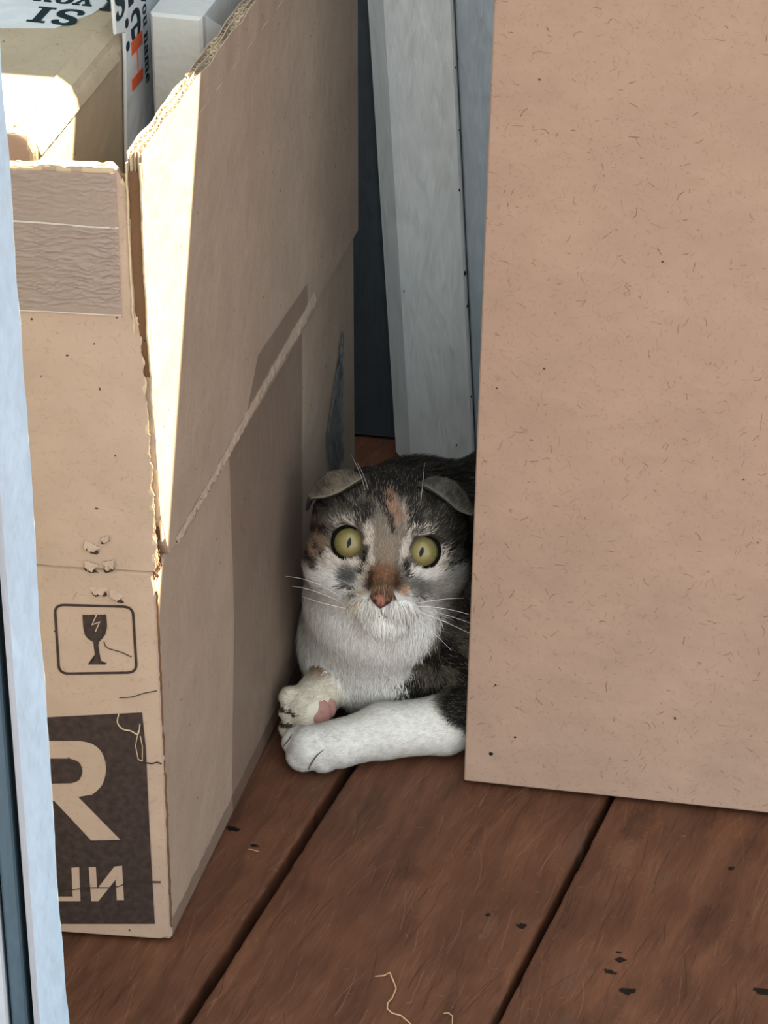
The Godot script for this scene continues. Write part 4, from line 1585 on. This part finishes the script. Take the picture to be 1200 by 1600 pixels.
	# nose leather: a rounded triangle with nostrils
	var np := PackedVector3Array()
	var nn := PackedVector3Array()
	var nc := PackedColorArray()
	var ni := PackedInt32Array()
	var apex := hl(596, 933, 70)
	for j in 17:
		for k in 33:
			var v := j / 16.0
			var a := TAU * k / 32.0
			var wide := 17.0 if sin(a) > 0.0 else lerpf(17.0, 6.0, pow(-sin(a), 1.3))
			var rr := Vector2(cos(a) * wide, sin(a) * (10.0 if sin(a) > 0.0 else 16.0)) * sin(v * PI * 0.5)
			var z := 11.0 * cos(v * PI * 0.5) - 0.35 * maxf(0.0, -rr.y) - 6.0
			var l := apex + Vector3(rr.x, rr.y, z)
			np.append(EYES + head * (l * UNIT))
			nn.append((head * Vector3(rr.x, rr.y, 14.0 * cos(v * PI * 0.5) + 2.0)).normalized())
			var c := rgb8(146, 92, 78)
			c = c.lerp(rgb8(52, 32, 27), clampf((v - 0.46) / 0.2, 0.0, 1.0))
			c = c.lerp(rgb8(26, 16, 14), clampf(1.2 - Vector2((absf(rr.x) - 9.5) / 4.5, (rr.y + 4.0) / 4.0).length(), 0.0, 1.0))
			c = c.lerp(rgb8(40, 24, 21), 0.6 * clampf(1.0 - absf(rr.x) / 2.0, 0.0, 1.0) * clampf(-rr.y / 6.0, 0.0, 1.0))
			nc.append(hair_color(c, 1.3))
	for j in 16:
		for k in 32:
			var a := j * 33 + k
			for q in [a, a + 1, a + 33, a + 1, a + 34, a + 33]:
				ni.append(q)
	obj("nose", array_mesh(np, nn, nc, ni), M.nose_skin, cat)
	# mouth line
	var st := start()
	var all := prims
	for side in [[[596, 946], [596, 952], [598, 958], [590, 961], [578, 962], [566, 959]], [[598, 958], [607, 962], [620, 964], [632, 961]]]:
		var pts := []
		var radii := []
		for k in side.size():
			pts.append(on_face(side[k][0], side[k][1], 2.2))
			radii.append((1.1 if k > 0 and k < side.size() - 1 else 0.5) * UNIT)
		tube(st, pts, radii, 6)
	obj("mouth", st.commit(), M.mouth, cat)
	# pads
	for e in [[Vector3(-0.0345, 0.0250, -1.3932), Vector3(0.0058, 0.0073, 0.0019)], [Vector3(-0.0298, 0.0258, -1.3975), Vector3(0.0038, 0.0064, 0.0018)], [Vector3(-0.0382, 0.0180, -1.3910), Vector3(0.0056, 0.0034, 0.0018)]]:
		st = start()
		var n := Vector3(0.25, 0.5, 0.83).normalized()
		var bx := Vector3.UP.cross(n).normalized()
		var b := Basis(bx, n.cross(bx), n)
		var blob := func(s: float, t: float) -> Vector3:
			var th := s * PI
			var ph := t * TAU
			return e[0] + b * (Vector3(sin(th) * cos(ph), sin(th) * sin(ph), cos(th)) * e[1])
		shell(st, 14, 20, blob, 0.0)
		obj("paw_pad", st.commit(), M.pad_skin, cat)
	# creases between the toes of the near paw
	for e in [[-0.0521, 0.0130, -1.3785, -0.0500, 0.0160, -1.3780, -0.0479, 0.0190, -1.3778], [-0.0323, 0.0200, -1.3650, -0.0361, 0.0170, -1.3639, -0.0393, 0.0120, -1.3646, -0.0411, 0.0060, -1.3658]]:
		st = start()
		var pts := []
		var radii := []
		for k in range(0, e.size(), 3):
			pts.append(Vector3(e[k], e[k + 1], e[k + 2]))
		var line := []
		for k in 15:
			var p := bend(pts, k / 14.0)
			for step in 6:
				var d := field(p, prims) - 0.0009
				var h := 0.0004
				var g := Vector3(field(p + Vector3(h, 0, 0), prims) - field(p - Vector3(h, 0, 0), prims), field(p + Vector3(0, h, 0), prims) - field(p - Vector3(0, h, 0), prims), field(p + Vector3(0, 0, h), prims) - field(p - Vector3(0, 0, h), prims)).normalized()
				p -= g * d
			line.append(p)
			radii.append(lerpf(0.00012, 0.0004, sin(PI * k / 14.0)))
		tube(st, line, radii, 5)
		obj("toe_crease", st.commit(), M.crease, cat)
	# whiskers
	for e in [[540, 936, 30, 500, 902, 452, 899], [545, 945, 34, 500, 918, 462, 914], [552, 950, 34, 505, 940, 478, 930], [648, 944, 34, 700, 945, 742, 962], [645, 950, 36, 690, 965, 738, 990], [640, 955, 36, 672, 980, 702, 1012], [648, 940, 34, 690, 932, 720, 932], [640, 958, 36, 660, 985, 676, 1004], [655, 948, 32, 700, 958, 735, 972], [572, 770, 28, 566, 742, 550, 714], [577, 770, 28, 572, 748, 560, 728], [655, 790, 30, 658, 760, 661, 728]]:
		st = start()
		var a := on_face(e[0], e[1], -1.0)
		var m := hw(e[3], e[4], e[2] + 14)
		var z := hw(e[5], e[6], e[2] + 6)
		var pts := []
		var radii := []
		for k in 13:
			var t := k / 12.0
			pts.append(a.lerp(m, t).lerp(m.lerp(z, t), t))
			radii.append(lerpf(0.00014, 0.00004, t) * (0.65 if e[1] < 800 else 1.0))
		tube(st, pts, radii, 5)
		obj("whisker", st.commit(), M.whisker, cat)


# the place on the face under a point of its plan, «lift» steps above the skin
func on_face(px: float, py: float, lift: float) -> Vector3:
	var z := 110.0
	for k in 60:
		var d := field(hw(px, py, z), prims) / UNIT
		if d < lift + 0.3:
			break
		z -= maxf(0.4, (d - lift) * 0.7)
	return hw(px, py, z)


func bend(a: Array, s: float) -> Vector3:
	var k := mini(int(s * (a.size() - 1)), a.size() - 2)
	var t := s * (a.size() - 1) - k
	var p: Vector3 = a[k]
	var q: Vector3 = a[k + 1]
	return p.cubic_interpolate(q, a[maxi(k - 1, 0)], a[mini(k + 2, a.size() - 1)], t)


func ears(cat: Node3D, fur: Dictionary) -> void:
	var turned := false
	# each ear: from its root on the skull up to the fold, then down and forward to its free edge
	var plans := [
		[[[570, 752, -30], [545, 748, -40], [515, 758, -45], [492, 775, -48], [480, 798, -40]],
			[[571, 748, -2], [548, 738, -6], [520, 741, -10], [500, 758, -14], [484, 782, -14]],
			[[570, 756, 20], [552, 767, 28], [532, 779, 28], [511, 786, 20], [489, 788, 4]], rgb8(112, 103, 90)],
		[[[650, 758, -30], [672, 750, -40], [700, 760, -48], [724, 785, -48], [738, 815, -40]],
			[[650, 757, 0], [676, 750, -4], [703, 756, -8], [722, 776, -12], [737, 804, -12]],
			[[652, 764, 22], [672, 775, 28], [693, 790, 24], [712, 806, 14], [733, 814, 0]], rgb8(96, 92, 85)],
	]
	for e in plans:
		var root := []
		var fold := []
		var rim := []
		for q in e[0]:
			root.append(hw(q[0], q[1], q[2]))
		for q in e[1]:
			fold.append(hw(q[0], q[1], q[2]))
		for q in e[2]:
			rim.append(hw(q[0], q[1] - 7, q[2] - 5))
		var tone: Color = e[3]
		var shape := func(s: float, t: float) -> Vector3:
			var a := bend(root, s)
			var b := bend(fold, s)
			var c := bend(rim, s)
			var b2 := b * 2.0 - (a + c) * 0.5
			b2 = b.lerp(b2, 0.75)
			return a.lerp(b2, t).lerp(b2.lerp(c, t), t)
		var st := start()
		shell(st, 28, 22, shape, 0.0016, turned)
		turned = true
		var mesh := st.commit()
		var arr := mesh.surface_get_arrays(0)
		var pos: PackedVector3Array = arr[Mesh.ARRAY_VERTEX]
		var nrm: PackedVector3Array = arr[Mesh.ARRAY_NORMAL]
		var centre := hw(606, 830, -45)
		var uvs: PackedVector2Array = arr[Mesh.ARRAY_TEX_UV]
		var paint := func(t: float) -> Color:
			var c := rgb8(46, 43, 40).lerp(tone, smoothstep(0.42, 0.62, t))
			return c.lerp(rgb8(188, 174, 154), exp(-pow((t - 0.54) / 0.07, 2.0)) * 0.75)
		var col := PackedColorArray()
		var idx := PackedInt32Array()
		for i in pos.size():
			col.append(hair_color(paint.call(uvs[i].y if uvs.size() else 0.7), 1.3))
			idx.append(i)
		obj("ear", array_mesh(pos, nrm, col, idx), M.cat_skin, cat)
		# hair on the outside of the ear
		var hp := PackedVector3Array()
		var hn := PackedVector3Array()
		var hi := PackedInt32Array()
		var where := {}
		var nu := 28
		var nv := 22
		for j in nv + 1:
			for i in nu + 1:
				hp.append(shape.call(float(i) / nu, float(j) / nv))
		for j in nv + 1:
			for i in nu + 1:
				var du := hp[j * (nu + 1) + mini(i + 1, nu)] - hp[j * (nu + 1) + maxi(i - 1, 0)]
				var dv := hp[mini(j + 1, nv) * (nu + 1) + i] - hp[maxi(j - 1, 0) * (nu + 1) + i]
				var n := du.cross(dv).normalized()
				if n.dot(hp[j * (nu + 1) + i] - centre) < 0.0:
					n = -n
				hn.append(n)
		for j in nv:
			for i in nu:
				var a := j * (nu + 1) + i
				for q in [a, a + 1, a + nu + 1, a + 1, a + nu + 2, a + nu + 1]:
					hi.append(q)
		var nearest := func(p: Vector3) -> Color:
			var best := 1.0
			var t := 0.7
			for j in range(0, nv + 1):
				for i in range(0, nu + 1, 4):
					var d := p.distance_squared_to(hp[j * (nu + 1) + i])
					if d < best:
						best = d
						t = float(j) / nv
			var c: Color = paint.call(t)
			return c.lerp(rgb8(60, 56, 50), 0.75 * smoothstep(-0.1, 0.5, fur_fine.get_noise_3dv(p * 900.0)) * smoothstep(0.6, 0.75, t))
		var lay := func(p: Vector3, n: Vector3) -> Vector4:
			var d := (p - hw(606, 900, 20))
			d = d - n * d.dot(n)
			return Vector4(d.x, d.y, d.z, 5.0)
		hairs(hp, hn, hi, 3.2e6, nearest, lay, fur)
